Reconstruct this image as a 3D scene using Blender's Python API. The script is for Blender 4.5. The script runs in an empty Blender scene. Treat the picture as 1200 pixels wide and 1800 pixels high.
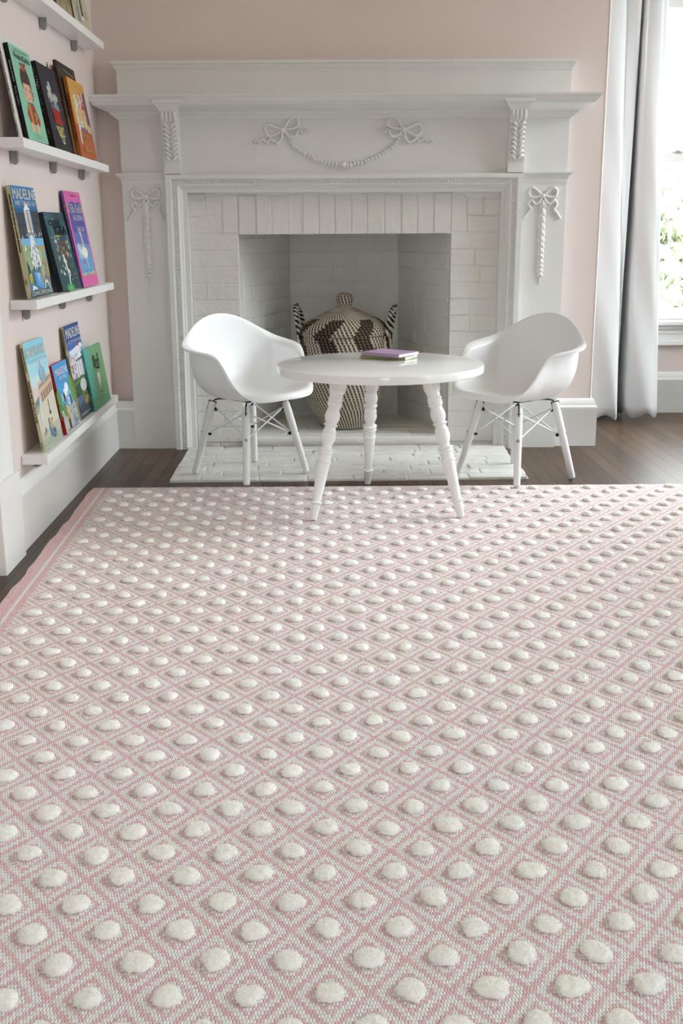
import bpy, bmesh, math, random
from mathutils import Vector, Matrix
random.seed(7)
PI = math.pi
scene = bpy.context.scene
COL = scene.collection

SK0, SK1, EL0, EL1, SKC, EXPO = 3.0, 18.0, .02, .55, (.88, .96, 1.0), 0.0
# ------------------------------------------------------------------ helpers
def lin(c):
    return tuple(((v/255.0)/12.92 if v/255.0 <= .04045 else (((v/255.0)+.055)/1.055)**2.4) for v in c)

class MB:
    """collects shapes and links them as one mesh object"""
    def __init__(s):
        s.bm = bmesh.new(); s.col = s.bm.loops.layers.float_color.new('Col'); s.uv = None
        s.c = (0.8, 0.8, 0.8, 1)
    def color(s, c): s.c = tuple(c)+(1,)
    def face(s, vs, mi=0, c=None):
        try: f = s.bm.faces.new(vs)
        except ValueError: return None
        f.material_index = mi
        cc = s.c if c is None else tuple(c)+(1,)
        for l in f.loops: l[s.col] = cc
        return f
    def v(s, p): return s.bm.verts.new(p)
    def poly(s, pts, mi=0, c=None): return s.face([s.v(p) for p in pts], mi, c)
    def box(s, x0, x1, y0, y1, z0, z1, mi=0, M=None, c=None):
        P = [(x0,y0,z0),(x1,y0,z0),(x1,y1,z0),(x0,y1,z0),(x0,y0,z1),(x1,y0,z1),(x1,y1,z1),(x0,y1,z1)]
        V = [s.v(M @ Vector(p) if M else p) for p in P]
        for f in ((0,3,2,1),(4,5,6,7),(0,1,5,4),(1,2,6,5),(2,3,7,6),(3,0,4,7)):
            s.face([V[i] for i in f], mi, c)
    def loft(s, rings, mi=0, closed=True, cap0=True, cap1=True, c=None):
        R = [[s.v(p) for p in r] for r in rings]
        n = len(R[0])
        for a, b in zip(R, R[1:]):
            for i in range(n if closed else n-1):
                j = (i+1) % n
                s.face([a[i], a[j], b[j], b[i]], mi, c)
        if cap0 and n > 2: s.face(list(reversed(R[0])), mi, c)
        if cap1 and n > 2: s.face(R[-1], mi, c)
        return R
    def lathe(s, prof, n=32, M=None, mi=0, cap=True, c=None):
        rings = []
        for r, z in prof:
            ring = [Vector((r*math.cos(2*PI*i/n), r*math.sin(2*PI*i/n), z)) for i in range(n)]
            rings.append([M @ p for p in ring] if M else ring)
        return s.loft(rings, mi, True, cap, cap, c)
    def tube(s, pts, r, n=10, mi=0, c=None, cap=True, closed=False):
        pts = [Vector(p) for p in pts]; N = len(pts)
        rr = r if isinstance(r, (list, tuple)) else [r]*N
        rings = []; up = None
        for i in range(N):
            if closed: t = pts[(i+1) % N]-pts[i-1]
            else: t = pts[min(i+1, N-1)]-pts[max(i-1, 0)]
            t.normalize()
            if up is None:
                up = Vector((0,0,1)) if abs(t.z) < .9 else Vector((1,0,0))
            a = (up-t*up.dot(t)).normalized(); up = a; b = t.cross(a)
            rings.append([pts[i]+(a*math.cos(2*PI*k/n)+b*math.sin(2*PI*k/n))*rr[i] for k in range(n)])
        if closed: rings.append(rings[0]); cap = False
        if closed:
            R = [[s.v(p) for p in r_] for r_ in rings[:-1]]
            for i in range(len(R)):
                a, b = R[i], R[(i+1) % len(R)]
                for k in range(n): s.face([a[k], a[(k+1)%n], b[(k+1)%n], b[k]], mi, c)
        else: s.loft(rings, mi, True, cap, cap, c)
    def ell(s, cen, rx, ry, rz, n=10, m=7, M=None, mi=0, c=None):
        cen = Vector(cen); rings = []
        for j in range(m+1):
            th = PI*(j+.02)/(m+.04)
            ring = []
            for i in range(n):
                ph = 2*PI*i/n
                p = Vector((rx*math.sin(th)*math.cos(ph), ry*math.sin(th)*math.sin(ph), -rz*math.cos(th)))
                if M: p = M @ p
                ring.append(cen+p)
            rings.append(ring)
        s.loft(rings, mi, True, True, True, c)
    def sweep3(s, u0, u1, prof, dback, mi=0):
        """moulding round the left side, front and right side of a block; prof = [(d, z)], local y = -d"""
        rings = []
        for d, z in prof:
            rings.append([(u0-d, -dback, z), (u0-d, -d, z), (u1+d, -d, z), (u1+d, -dback, z)])
        s.loft(rings, mi, True, True, True)
    def build(s, name, mats, parent=None, smooth=None, bevel=None, seg=2, recalc=True, loc=None):
        if recalc: bmesh.ops.recalc_face_normals(s.bm, faces=s.bm.faces[:])
        me = bpy.data.meshes.new(name); s.bm.to_mesh(me); s.bm.free()
        for m in (mats if isinstance(mats, (list, tuple)) else [mats]): me.materials.append(m)
        if smooth is not None:
            me.shade_smooth()
            if smooth < 179: me.set_sharp_from_angle(angle=math.radians(smooth))
        o = bpy.data.objects.new(name, me); COL.objects.link(o)
        if parent: o.parent = parent
        if loc: o.location = loc
        if bevel:
            b = o.modifiers.new('Bevel', 'BEVEL'); b.width = bevel; b.segments = seg; b.limit_method = 'ANGLE'; b.angle_limit = math.radians(40)
        return o

def tag(o, label=None, cat=None, group=None, kind=None):
    if label: o['label'] = label
    if cat: o['category'] = cat
    if group: o['group'] = group
    if kind: o['kind'] = kind
    return o
def empty(name, loc=(0,0,0), rz=0, label=None, cat=None, group=None, kind=None):
    o = bpy.data.objects.new(name, None); COL.objects.link(o)
    o.location = loc; o.rotation_euler = (0,0,rz); o.empty_display_size = .05
    return tag(o, label, cat, group, kind)

# ------------------------------------------------------------------ materials
def mat(name, color=None, rough=.5, spec=.5, **kw):
    m = bpy.data.materials.new(name); m.use_nodes = True
    nt = m.node_tree; b = nt.nodes['Principled BSDF']
    if color is not None: b.inputs['Base Color'].default_value = tuple(color)+(1,)
    b.inputs['Roughness'].default_value = rough
    b.inputs['Specular IOR Level'].default_value = spec
    if kw.get('metal'): b.inputs['Metallic'].default_value = kw['metal']
    return m, nt, b
def N(nt, t, **kw):
    n = nt.nodes.new(t)
    for k, v in kw.items():
        if k in n.inputs: n.inputs[k].default_value = v
        else: setattr(n, k, v)
    return n
def L(nt, a, b): nt.links.new(a, b)
def math_n(nt, op, a, b=None, c=None):
    n = nt.nodes.new('ShaderNodeMath'); n.operation = op
    for i, x in enumerate((a, b, c)):
        if x is None: continue
        if isinstance(x, (int, float)): n.inputs[i].default_value = x
        else: L(nt, x, n.inputs[i])
    return n.outputs[0]
def bump_noise(nt, b, scale, strength, dist=.002, detail=4, stretch=None, coord='Object'):
    tc = N(nt, 'ShaderNodeTexCoord'); src = tc.outputs[coord]
    if stretch:
        mp = N(nt, 'ShaderNodeMapping'); mp.inputs['Scale'].default_value = stretch
        L(nt, src, mp.inputs['Vector']); src = mp.outputs['Vector']
    nz = N(nt, 'ShaderNodeTexNoise', Scale=scale, Detail=detail); L(nt, src, nz.inputs['Vector'])
    bp = N(nt, 'ShaderNodeBump', Strength=strength, Distance=dist); L(nt, nz.outputs['Fac'], bp.inputs['Height'])
    L(nt, bp.outputs['Normal'], b.inputs['Normal'])
    return nz
def vary(nt, b, base, amt, scale=3.0, stretch=None):
    """a little uneven paint"""
    tc = N(nt, 'ShaderNodeTexCoord'); src = tc.outputs['Object']
    if stretch:
        mp = N(nt, 'ShaderNodeMapping'); mp.inputs['Scale'].default_value = stretch
        L(nt, src, mp.inputs['Vector']); src = mp.outputs['Vector']
    nz = N(nt, 'ShaderNodeTexNoise', Scale=scale, Detail=5.0); L(nt, src, nz.inputs['Vector'])
    rp = N(nt, 'ShaderNodeValToRGB'); L(nt, nz.outputs['Fac'], rp.inputs['Fac'])
    rp.color_ramp.elements[0].position = .3; rp.color_ramp.elements[1].position = .7
    rp.color_ramp.elements[0].color = tuple(x*(1-amt) for x in base)+(1,)
    rp.color_ramp.elements[1].color = tuple(min(1, x*(1+amt*.4)) for x in base)+(1,)
    L(nt, rp.outputs['Color'], b.inputs['Base Color'])

M = {}
def simple(key, rgb, rough=.5, spec=.5, bump=None, var=None, **kw):
    m, nt, b = mat(key, lin(rgb), rough, spec, **kw)
    if bump: bump_noise(nt, b, *bump)
    if var: vary(nt, b, lin(rgb), *var)
    M[key] = m; return m
simple('pink_wall_paint', (221,208,203), .62, .35, bump=(140, .25, .0012))
simple('white_trim_paint', (232,231,228), .38, .5, bump=(60, .22, .0015), var=(.03, 6))
simple('mantel_paint', (226,226,223), .42, .45, bump=(45, .3, .0015), var=(.04, 5, (1,1,.25)))
simple('brick_paint', (226,225,220), .45, .45, bump=(38, .9, .004), var=(.05, 9))
simple('hearth_paint', (222,221,214), .4, .45, bump=(26, 1.0, .009), var=(.10, 11))
simple('ceiling_paint', (240,229,210), .7, .3)
simple('ledge_white', (236,235,234), .35, .45)
simple('chair_plastic', (240,242,243), .34, .45)
simple('white_wood_paint', (232,231,230), .4, .45, bump=(50, .12, .001, 3, (1,1,.1)))
simple('gloss_white', (238,238,236), .1, .5)
simple('rod_white', (226,230,232), .3, .5)
simple('black_rubber', (22,21,23), .5, .3)
simple('black_metal', (28,27,27), .4, .5)
simple('bolt_steel', (150,146,138), .35, .5, metal=.9)
simple('glide', (205,205,205), .4)
simple('bracket_grey', (150,148,144), .5, .4)
simple('paper', (232,228,215), .8, .2)
simple('handle_dark', (40,36,32), .7)
simple('dark_gap', (30,27,25), .9, .1)
simple('trunk', (96,80,66), .9, .1)
simple('asphalt', (200,198,192), .9, .1)

# printed paper, woven fibre: colour comes from the mesh
def printed(key, rough=.5, spec=.22, bump=None):
    m, nt, b = mat(key, None, rough, spec)
    a = N(nt, 'ShaderNodeAttribute'); a.attribute_name = 'Col'
    L(nt, a.outputs['Color'], b.inputs['Base Color'])
    if bump: bump_noise(nt, b, *bump)
    M[key] = m
printed('printed_paper'); printed('woven_fibre', .85, .15, bump=(400, .4, .001)); printed('leaf', .8, .1)

# curtain cloth
m, nt, b = mat('curtain_cloth', lin((217,218,219)), .85, .15)
bump_noise(nt, b, 700, .25, .0006)
tr = N(nt, 'ShaderNodeBsdfTranslucent'); tr.inputs['Color'].default_value = lin((236,238,240))+(1,)
mx = N(nt, 'ShaderNodeMixShader'); mx.inputs['Fac'].default_value = .05
out = nt.nodes['Material Output']
L(nt, b.outputs[0], mx.inputs[1]); L(nt, tr.outputs[0], mx.inputs[2]); L(nt, mx.outputs[0], out.inputs['Surface'])
M['curtain'] = m

# window glass: thin, lets light straight through, faint reflection
m = bpy.data.materials.new('window_glass'); m.use_nodes = True; nt = m.node_tree
for n_ in list(nt.nodes): nt.nodes.remove(n_)
out = N(nt, 'ShaderNodeOutputMaterial'); t_ = N(nt, 'ShaderNodeBsdfTransparent'); g_ = N(nt, 'ShaderNodeBsdfGlossy', Roughness=.01)
fr = N(nt, 'ShaderNodeFresnel', IOR=1.3); mx = N(nt, 'ShaderNodeMixShader')
t_.inputs['Color'].default_value = (.97,.98,.98,1)
L(nt, fr.outputs[0], mx.inputs['Fac']); L(nt, t_.outputs[0], mx.inputs[1]); L(nt, g_.outputs[0], mx.inputs[2]); L(nt, mx.outputs[0], out.inputs['Surface'])
M['glass'] = m

# strip oak floor: boards 57 mm wide running away from the camera, a cross border by the far wall
m, nt, b = mat('oak_floor', None, .3, .17)
tc = N(nt, 'ShaderNodeTexCoord'); sx = N(nt, 'ShaderNodeSeparateXYZ'); L(nt, tc.outputs['Object'], sx.inputs[0])
X, Y = sx.outputs['X'], sx.outputs['Y']
edge = math_n(nt, 'GREATER_THAN', Y, 5.11)
def swap(a, b_): return math_n(nt, 'ADD', math_n(nt, 'MULTIPLY', a, math_n(nt, 'SUBTRACT', 1, edge)), math_n(nt, 'MULTIPLY', b_, edge))
A = math_n(nt, 'DIVIDE', swap(X, Y), .057); Bc = swap(Y, X)
row = math_n(nt, 'FLOOR', A)
wn = N(nt, 'ShaderNodeTexWhiteNoise', noise_dimensions='1D'); L(nt, row, wn.inputs['W'])
off = math_n(nt, 'MULTIPLY', wn.outputs['Value'], 3.7)
seg = math_n(nt, 'FLOOR', math_n(nt, 'ADD', math_n(nt, 'DIVIDE', Bc, 1.15), off))
cv = N(nt, 'ShaderNodeCombineXYZ'); L(nt, row, cv.inputs[0]); L(nt, seg, cv.inputs[1])
w2 = N(nt, 'ShaderNodeTexWhiteNoise', noise_dimensions='3D'); L(nt, cv.outputs[0], w2.inputs['Vector'])
gv = N(nt, 'ShaderNodeCombineXYZ'); L(nt, math_n(nt, 'MULTIPLY', A, 3.2), gv.inputs[0]); L(nt, math_n(nt, 'MULTIPLY', Bc, 3.0), gv.inputs[1]); L(nt, math_n(nt, 'MULTIPLY', w2.outputs['Value'], 40), gv.inputs[2])
gn = N(nt, 'ShaderNodeTexNoise', Scale=3.0, Detail=8.0, Roughness=.65, Distortion=.6); L(nt, gv.outputs[0], gn.inputs['Vector'])
tone = math_n(nt, 'ADD', math_n(nt, 'MULTIPLY', w2.outputs['Value'], .26), math_n(nt, 'MULTIPLY', gn.outputs['Fac'], .75))
rp = N(nt, 'ShaderNodeValToRGB'); L(nt, tone, rp.inputs['Fac'])
rp.color_ramp.elements[0].position = .15; rp.color_ramp.elements[0].color = lin((42,31,24))+(1,)
rp.color_ramp.elements[1].position = .95; rp.color_ramp.elements[1].color = lin((108,85,65))+(1,)
fa = math_n(nt, 'FRACT', A); fb = math_n(nt, 'FRACT', math_n(nt, 'ADD', math_n(nt, 'DIVIDE', Bc, 1.15), off))
ga = math_n(nt, 'LESS_THAN', math_n(nt, 'MINIMUM', fa, math_n(nt, 'SUBTRACT', 1, fa)), .034)
gb = math_n(nt, 'LESS_THAN', math_n(nt, 'MINIMUM', fb, math_n(nt, 'SUBTRACT', 1, fb)), .0012)
ge = math_n(nt, 'LESS_THAN', math_n(nt, 'ABSOLUTE', math_n(nt, 'SUBTRACT', Y, 5.11)), .003)
gap = math_n(nt, 'MAXIMUM', math_n(nt, 'MAXIMUM', ga, gb), ge)
mxc = N(nt, 'ShaderNodeMix', data_type='RGBA'); L(nt, gap, mxc.inputs['Factor']); L(nt, rp.outputs['Color'], mxc.inputs['A']); mxc.inputs['B'].default_value = lin((26,22,20))+(1,)
L(nt, mxc.outputs['Result'], b.inputs['Base Color'])
hh = math_n(nt, 'SUBTRACT', math_n(nt, 'MULTIPLY', gn.outputs['Fac'], .4), gap)
bp = N(nt, 'ShaderNodeBump', Strength=.35, Distance=.0015); L(nt, hh, bp.inputs['Height']); L(nt, bp.outputs['Normal'], b.inputs['Normal'])
L(nt, math_n(nt, 'ADD', math_n(nt, 'MULTIPLY', gn.outputs['Fac'], .22), .22), b.inputs['Roughness'])
M['floor'] = m

# woven rug: UV holds the lattice coordinates (a tuft at every integer pair whose sum is even)
m, nt, b = mat('woven_rug', None, .95, .1)
uv = N(nt, 'ShaderNodeUVMap', uv_map='UVMap'); sx = N(nt, 'ShaderNodeSeparateXYZ'); L(nt, uv.outputs[0], sx.inputs[0])
U_, V_ = sx.outputs['X'], sx.outputs['Y']
NJ, NI = 9.0, 12.0
rj = math_n(nt, 'MULTIPLY', V_, NJ); rjf = math_n(nt, 'FLOOR', rj)
par = math_n(nt, 'MULTIPLY', math_n(nt, 'FRACT', math_n(nt, 'MULTIPLY', rjf, .5)), 1.0)
ri = math_n(nt, 'ADD', math_n(nt, 'MULTIPLY', U_, NI), par); rif = math_n(nt, 'FLOOR', ri)
qi = math_n(nt, 'DIVIDE', math_n(nt, 'SUBTRACT', math_n(nt, 'ADD', rif, .5), par), NI)
qj = math_n(nt, 'DIVIDE', math_n(nt, 'ADD', rjf, .5), NJ)
a_ = math_n(nt, 'MULTIPLY', math_n(nt, 'ADD', qi, qj), .5); b_ = math_n(nt, 'MULTIPLY', math_n(nt, 'SUBTRACT', qi, qj), .5)
mfz = N(nt, 'ShaderNodeTexNoise', Scale=9.0, Detail=3.0); L(nt, uv.outputs[0], mfz.inputs['Vector'])
def cen(x): return math_n(nt, 'ABSOLUTE', math_n(nt, 'SUBTRACT', x, math_n(nt, 'ROUND', x)))
mm = math_n(nt, 'ADD', math_n(nt, 'MULTIPLY', math_n(nt, 'MAXIMUM', cen(a_), cen(b_)), 2.0), math_n(nt, 'MULTIPLY', math_n(nt, 'SUBTRACT', mfz.outputs['Fac'], .5), .16))
def band(x, lo, hi): return math_n(nt, 'MULTIPLY', math_n(nt, 'GREATER_THAN', x, lo), math_n(nt, 'LESS_THAN', x, hi))
cream = math_n(nt, 'MAXIMUM', band(mm, .37, .50), band(mm, .655, .895))
UL, UR = -14.85, 35.0
infield = band(qi, UL, UR)
stripe = math_n(nt, 'MAXIMUM', band(qi, -15.36, -15.2), band(qi, UR+.35, UR+.5))
cr = math_n(nt, 'MAXIMUM', math_n(nt, 'MULTIPLY', cream, infield), stripe)
wv = N(nt, 'ShaderNodeCombineXYZ'); L(nt, rif, wv.inputs[0]); L(nt, rjf, wv.inputs[1])
wn = N(nt, 'ShaderNodeTexWhiteNoise', noise_dimensions='3D'); L(nt, wv.outputs[0], wn.inputs['Vector'])
pk = N(nt, 'ShaderNodeMix', data_type='RGBA'); L(nt, wn.outputs['Value'], pk.inputs['Factor']); pk.inputs['A'].default_value = lin((230,190,191))+(1,); pk.inputs['B'].default_value = lin((245,216,215))+(1,)
ck = N(nt, 'ShaderNodeMix', data_type='RGBA'); L(nt, wn.outputs['Value'], ck.inputs['Factor']); ck.inputs['A'].default_value = lin((242,239,233))+(1,); ck.inputs['B'].default_value = lin((252,251,248))+(1,)
mc = N(nt, 'ShaderNodeMix', data_type='RGBA'); L(nt, cr, mc.inputs['Factor']); L(nt, pk.outputs['Result'], mc.inputs['A']); L(nt, ck.outputs['Result'], mc.inputs['B'])
L(nt, mc.outputs['Result'], b.inputs['Base Color'])
sfx = math_n(nt, 'SINE', math_n(nt, 'MULTIPLY', math_n(nt, 'FRACT', ri), PI)); sfy = math_n(nt, 'SINE', math_n(nt, 'MULTIPLY', math_n(nt, 'FRACT', rj), PI))
st = math_n(nt, 'POWER', math_n(nt, 'MULTIPLY', sfx, sfy), .55)
fz = N(nt, 'ShaderNodeTexNoise', Scale=60.0, Detail=5.0); L(nt, uv.outputs[0], fz.inputs['Vector'])
hgt = math_n(nt, 'ADD', math_n(nt, 'MULTIPLY', st, math_n(nt, 'ADD', math_n(nt, 'MULTIPLY', wn.outputs['Value'], .5), .6)), math_n(nt, 'MULTIPLY', fz.outputs['Fac'], .5))
bp = N(nt, 'ShaderNodeBump', Strength=1.0, Distance=.0027); L(nt, hgt, bp.inputs['Height']); L(nt, bp.outputs['Normal'], b.inputs['Normal'])
M['rug'] = m
m, nt, b = mat('wool_tuft', lin((240,238,232)), .95, .1); bump_noise(nt, b, 420, .4, .002, 6); M['tuft'] = m
m, nt, b = mat('wool_fibre', lin((250,249,245)), .95, .05)
tr = N(nt, 'ShaderNodeBsdfTranslucent'); tr.inputs['Color'].default_value = lin((250,249,245))+(1,)
mx = N(nt, 'ShaderNodeMixShader'); mx.inputs['Fac'].default_value = .5
L(nt, b.outputs[0], mx.inputs[1]); L(nt, tr.outputs[0], mx.inputs[2]); L(nt, mx.outputs[0], nt.nodes['Material Output'].inputs['Surface'])
M['fibre'] = m

# ------------------------------------------------------------------ camera
Hc = .92
fwd = Vector((math.sin(.0155)*math.cos(.2562), math.cos(.0155)*math.cos(.2562), -math.sin(.2562)))
r0 = Vector((math.cos(.0155), -math.sin(.0155), 0)); u0 = r0.cross(fwd)
cr_, sr_ = math.cos(-.0065), math.sin(-.0065)
rt = r0*cr_+u0*sr_; up = u0*cr_-r0*sr_
cam = bpy.data.cameras.new('camera'); cam.sensor_fit = 'VERTICAL'; cam.sensor_height = 36; cam.sensor_width = 24; cam.lens = 1915.0/1800*36
co = bpy.data.objects.new('camera', cam); COL.objects.link(co)
co.matrix_world = Matrix(((rt.x, up.x, -fwd.x, 0), (rt.y, up.y, -fwd.y, 0), (rt.z, up.z, -fwd.z, Hc), (0,0,0,1)))
cam.clip_start = .05; cam.clip_end = 400
scene.camera = co

# ------------------------------------------------------------------ room
PSI = -.0313645
O = Vector((-.8119, 4.6269, 0))
def local(name, label=None, cat=None, kind=None, tilt=.0025):
    o = empty(name, O, 0, label, cat, None, kind); o.rotation_euler = (0, tilt, PSI); return o
MW = Matrix.Translation(O) @ Matrix.Rotation(PSI, 4, 'Z')
def W(u, d, z): return MW @ Vector((u, -d, z))
XW = -.9045
XR = 2.72
ZC = 2.95
def struct(mb, name, mats, **kw):
    o = mb.build(name, mats, **kw); o['kind'] = 'structure'; return o

b = MB(); b.box(-1.1, XR+.1, -1.8, 6.0, -.08, 0); struct(b, 'floor', M['floor'])
b = MB(); b.box(-1.1, XR+.1, -1.8, 6.0, ZC, ZC+.08); struct(b, 'ceiling', M['ceiling_paint'])
b = MB(); b.box(-1.02, XW, -1.8, 4.70, 0, ZC); struct(b, 'wall_left', M['pink_wall_paint'])
WF = (-.05, .95, 1.0, 2.35)
b = MB(); b.box(-1.02, WF[0], -1.88, -1.8, 0, ZC); b.box(WF[1], XR+.1, -1.88, -1.8, 0, ZC); b.box(WF[0], WF[1], -1.88, -1.8, 0, WF[2]); b.box(WF[0], WF[1], -1.88, -1.8, WF[3], ZC); struct(b, 'wall_front', M['pink_wall_paint'])
w = empty('window_4', (0, -1.84, 0), kind='structure')  # unseen window behind the camera, added as fill light from the front
b = MB()
for q in ((WF[0], WF[0]+.05, WF[2], WF[3]), (WF[1]-.05, WF[1], WF[2], WF[3]), (WF[0], WF[1], WF[2], WF[2]+.05), (WF[0], WF[1], WF[3]-.05, WF[3])): b.box(q[0], q[1], -.03, .03, q[2], q[3])
b.build('window_frame', M['white_trim_paint'], w, bevel=.004)
b = MB(); b.poly([(WF[0]+.05, 0, WF[2]+.05), (WF[1]-.05, 0, WF[2]+.05), (WF[1]-.05, 0, WF[3]-.05), (WF[0]+.05, 0, WF[3]-.05)]); b.build('pane', M['glass'], w)
# chimney breast, open behind the firebox
b = MB()
b.box(-.16, .30, .052, .13, 0, ZC); b.box(1.50, 1.953, .052, .13, 0, ZC); b.box(.30, 1.50, .052, .13, 1.04, ZC)
b.box(1.873, 1.953, .13, .92, 0, ZC)
for k in range(1):
    b.tube([(1.950, .055, .21), (1.950, .055, ZC)], .005, 10)
o = struct(b, 'wall_back', M['pink_wall_paint']); o.location = O; o.rotation_euler = (0,0,PSI)
# far (window) wall: opening u 2.30..3.22, z .46..1.95
DW = .90
b = MB()
b.box(1.90, 2.30, DW, DW+.14, 0, ZC); b.box(3.22, 3.60, DW, DW+.14, 0, ZC); b.box(2.30, 3.22, DW, DW+.14, 0, .44); b.box(2.30, 3.22, DW, DW+.14, 1.97, ZC)
o = struct(b, 'wall_far', M['pink_wall_paint']); o.location = O; o.rotation_euler = (0,0,PSI)
# right wall with two window openings
b = MB(); x0, x1 = XR, XR+.1
WIN = [(3.3, 5.05, .5, 2.7), (.95, 1.7, .5, 2.7)]
ys = [-1.8, .95, 1.7, 3.3, 5.05, 6.0]
for i in range(5):
    if i in (1, 3): b.box(x0, x1, ys[i], ys[i+1], 0, .5); b.box(x0, x1, ys[i], ys[i+1], 2.7, ZC)
    else: b.box(x0, x1, ys[i], ys[i+1], 0, ZC)
struct(b, 'wall_right', M['pink_wall_paint'])
for k, (y0, y1, z0, z1) in enumerate(WIN):
    w = empty('window_%d' % (k+2), (XR+.05, 0, 0), kind='structure')
    b = MB(); t = .05
    for q in ((y0, y0+t, z0, z1), (y1-t, y1, z0, z1), (y0, y1, z0, z0+t), (y0, y1, z1-t, z1), (y0, y1, (z0+z1)/2-.02, (z0+z1)/2+.02)):
        b.box(-.03, .03, *q)
    b.build('window_frame', M['white_trim_paint'], w, bevel=.004)
    b = MB(); b.poly([(0, y0+t, z0+t), (0, y1-t, z0+t), (0, y1-t, z1-t), (0, y0+t, z1-t)]); b.build('pane', M['glass'], w)

# baseboards: tall flat face with a stepped moulding on top, rough at the floor
def baseboard(name, x0, x1, y0, parent=None, ret=None, h=.155):
    """runs along local x at the face y0 (towards -y); ret: depth of a return on the right end"""
    b = MB(); prof = [(0, -.01), (.02, -.01), (.02, h), (.022, h+.004), (.022, h+.014), (.015, h+.020), (.014, h+.030), (.009, h+.042), (.004, h+.048), (0, h+.049)]
    if ret is None:
        rings = [[(x, y0-d, z) for d, z in prof] for x in (x0, x1)]
    else:
        rings = [[(x0, y0-d, z) for d, z in prof], [(x1+d, y0-d, z) for d, z in prof], [(x1+d, y0+ret, z) for d, z in prof]]
    b.loft(rings)
    return struct(b, name, M['white_trim_paint'], smooth=30, parent=parent)
o = baseboard('baseboard_back_left', -.12, .0, .022); o.location = O; o.rotation_euler = (0,0,PSI)
o = baseboard('baseboard_back_right', 1.79, 1.957, .046, ret=.85); o.location = O; o.rotation_euler = (0,0,PSI)
o = baseboard('baseboard_far', 1.98, 3.56, DW); o.location = O; o.rotation_euler = (0,0,PSI)
o = baseboard('baseboard_left', 3.03, 4.66, -.001); o.rotation_euler = (0,0,PI/2); o.location = (XW, 0, 0)
# door casing at the left edge of the picture, on its plinth block
b = MB()
prof = [(0,3.05), (.016,3.05), (.020,3.044), (.020,3.02), (.014,3.012), (.014,2.94), (.02,2.93), (.024,2.91), (.024,2.87), (0,2.87)]
b.loft([[(XW+d, y, z) for d, y in prof] for z in (.24, 2.4)])
b.box(XW, XW+.032, 2.86, 3.062, -.01, .25)
struct(b, 'trim_1', M['white_trim_paint'], bevel=.003)

# window 1: double hung sash in the far wall
w = empty('window_1', O, PSI, kind='structure')
b = MB()
y = DW-.004
b.box(2.24, 2.30, y-.012, y+.14, .44, 2.05); b.box(3.22, 3.28, y-.012, y+.14, .44, 2.05); b.box(2.24, 3.28, y-.012, y+.14, 1.965, 2.06)
b.build('casing', M['white_trim_paint'], w, bevel=.004)
b = MB(); b.box(2.22, 3.30, y-.055, y+.13, .437, .460); b.box(2.24, 3.28, y-.035, y, .418, .437); b.build('sill', M['white_trim_paint'], w, bevel=.006)
b = MB(); b.box(2.24, 3.28, y-.02, y, .36, .418); b.box(2.24, 3.28, y-.028, y, .338, .362); b.box(2.24, 3.28, y-.024, y, .395, .405); b.build('apron', M['white_trim_paint'], w, bevel=.004)
def sash(name, z0, z1, yy, rb, rtp):
    b = MB(); b.box(2.30, 2.345, yy, yy+.035, z0, z1); b.box(3.175, 3.22, yy, yy+.035, z0, z1); b.box(2.345, 3.175, yy, yy+.035, z0, z0+rb); b.box(2.345, 3.175, yy, yy+.035, z1-rtp, z1)
    s_ = b.build(name, M['white_trim_paint'], w, bevel=.004)
    b = MB(); b.poly([(2.345, yy+.018, z0+rb), (3.175, yy+.018, z0+rb), (3.175, yy+.018, z1-rtp), (2.345, yy+.018, z1-rtp)]); b.build('pane', M['glass'], s_)
    return s_
lo_ = sash('lower_sash', .460, 1.252, DW+.035, .056, .040)
up_ = sash('upper_sash', 1.212, 1.965, DW+.075, .040, .06)
b = MB(); b.lathe([(.0,0),(.022,0),(.022,.006),(.016,.014),(.006,.018),(0,.018)], 16, Matrix.Translation((2.50, DW+.05, 1.252))); b.box(2.47, 2.53, DW+.043, DW+.057, 1.252, 1.258); b.build('sash_lock', M['bracket_grey'], w, smooth=40)

# ------------------------------------------------------------------ mantelpiece
WU = 1.797
man = local('mantelpiece', 'white painted carved wooden mantelpiece framing the brick fireplace', 'mantel')
mp = M['mantel_paint']
b = MB(); b.box(0, WU, 0, .06, 1.12, 1.36); b.build('frieze_panel', mp, man)
b = MB(); b.box(0, WU, 0, .06, 1.40, 1.535)
om = b.build('overmantel_board', mp, man)
b = MB(); b.sweep3(0, WU, [(0,1.517), (.002,1.517), (.003,1.525), (.008,1.530), (.012,1.538), (.013,1.543), (.019,1.546), (.020,1.556), (0,1.556)], -.06); b.build('crown_moulding', mp, om, smooth=30)
b = MB(); b.sweep3(0, WU, [(0,1.338), (.006,1.338), (.008,1.342), (.016,1.346), (.020,1.352), (.028,1.356), (.030,1.362), (.034,1.366), (.082,1.384), (.086,1.388), (.086,1.394), (.092,1.397), (.096,1.405), (.102,1.411), (.104,1.414), (.106,1.415), (.107,1.4225), (0,1.4225)], -.06); b.build('mantel_shelf', mp, man, smooth=30)

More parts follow.
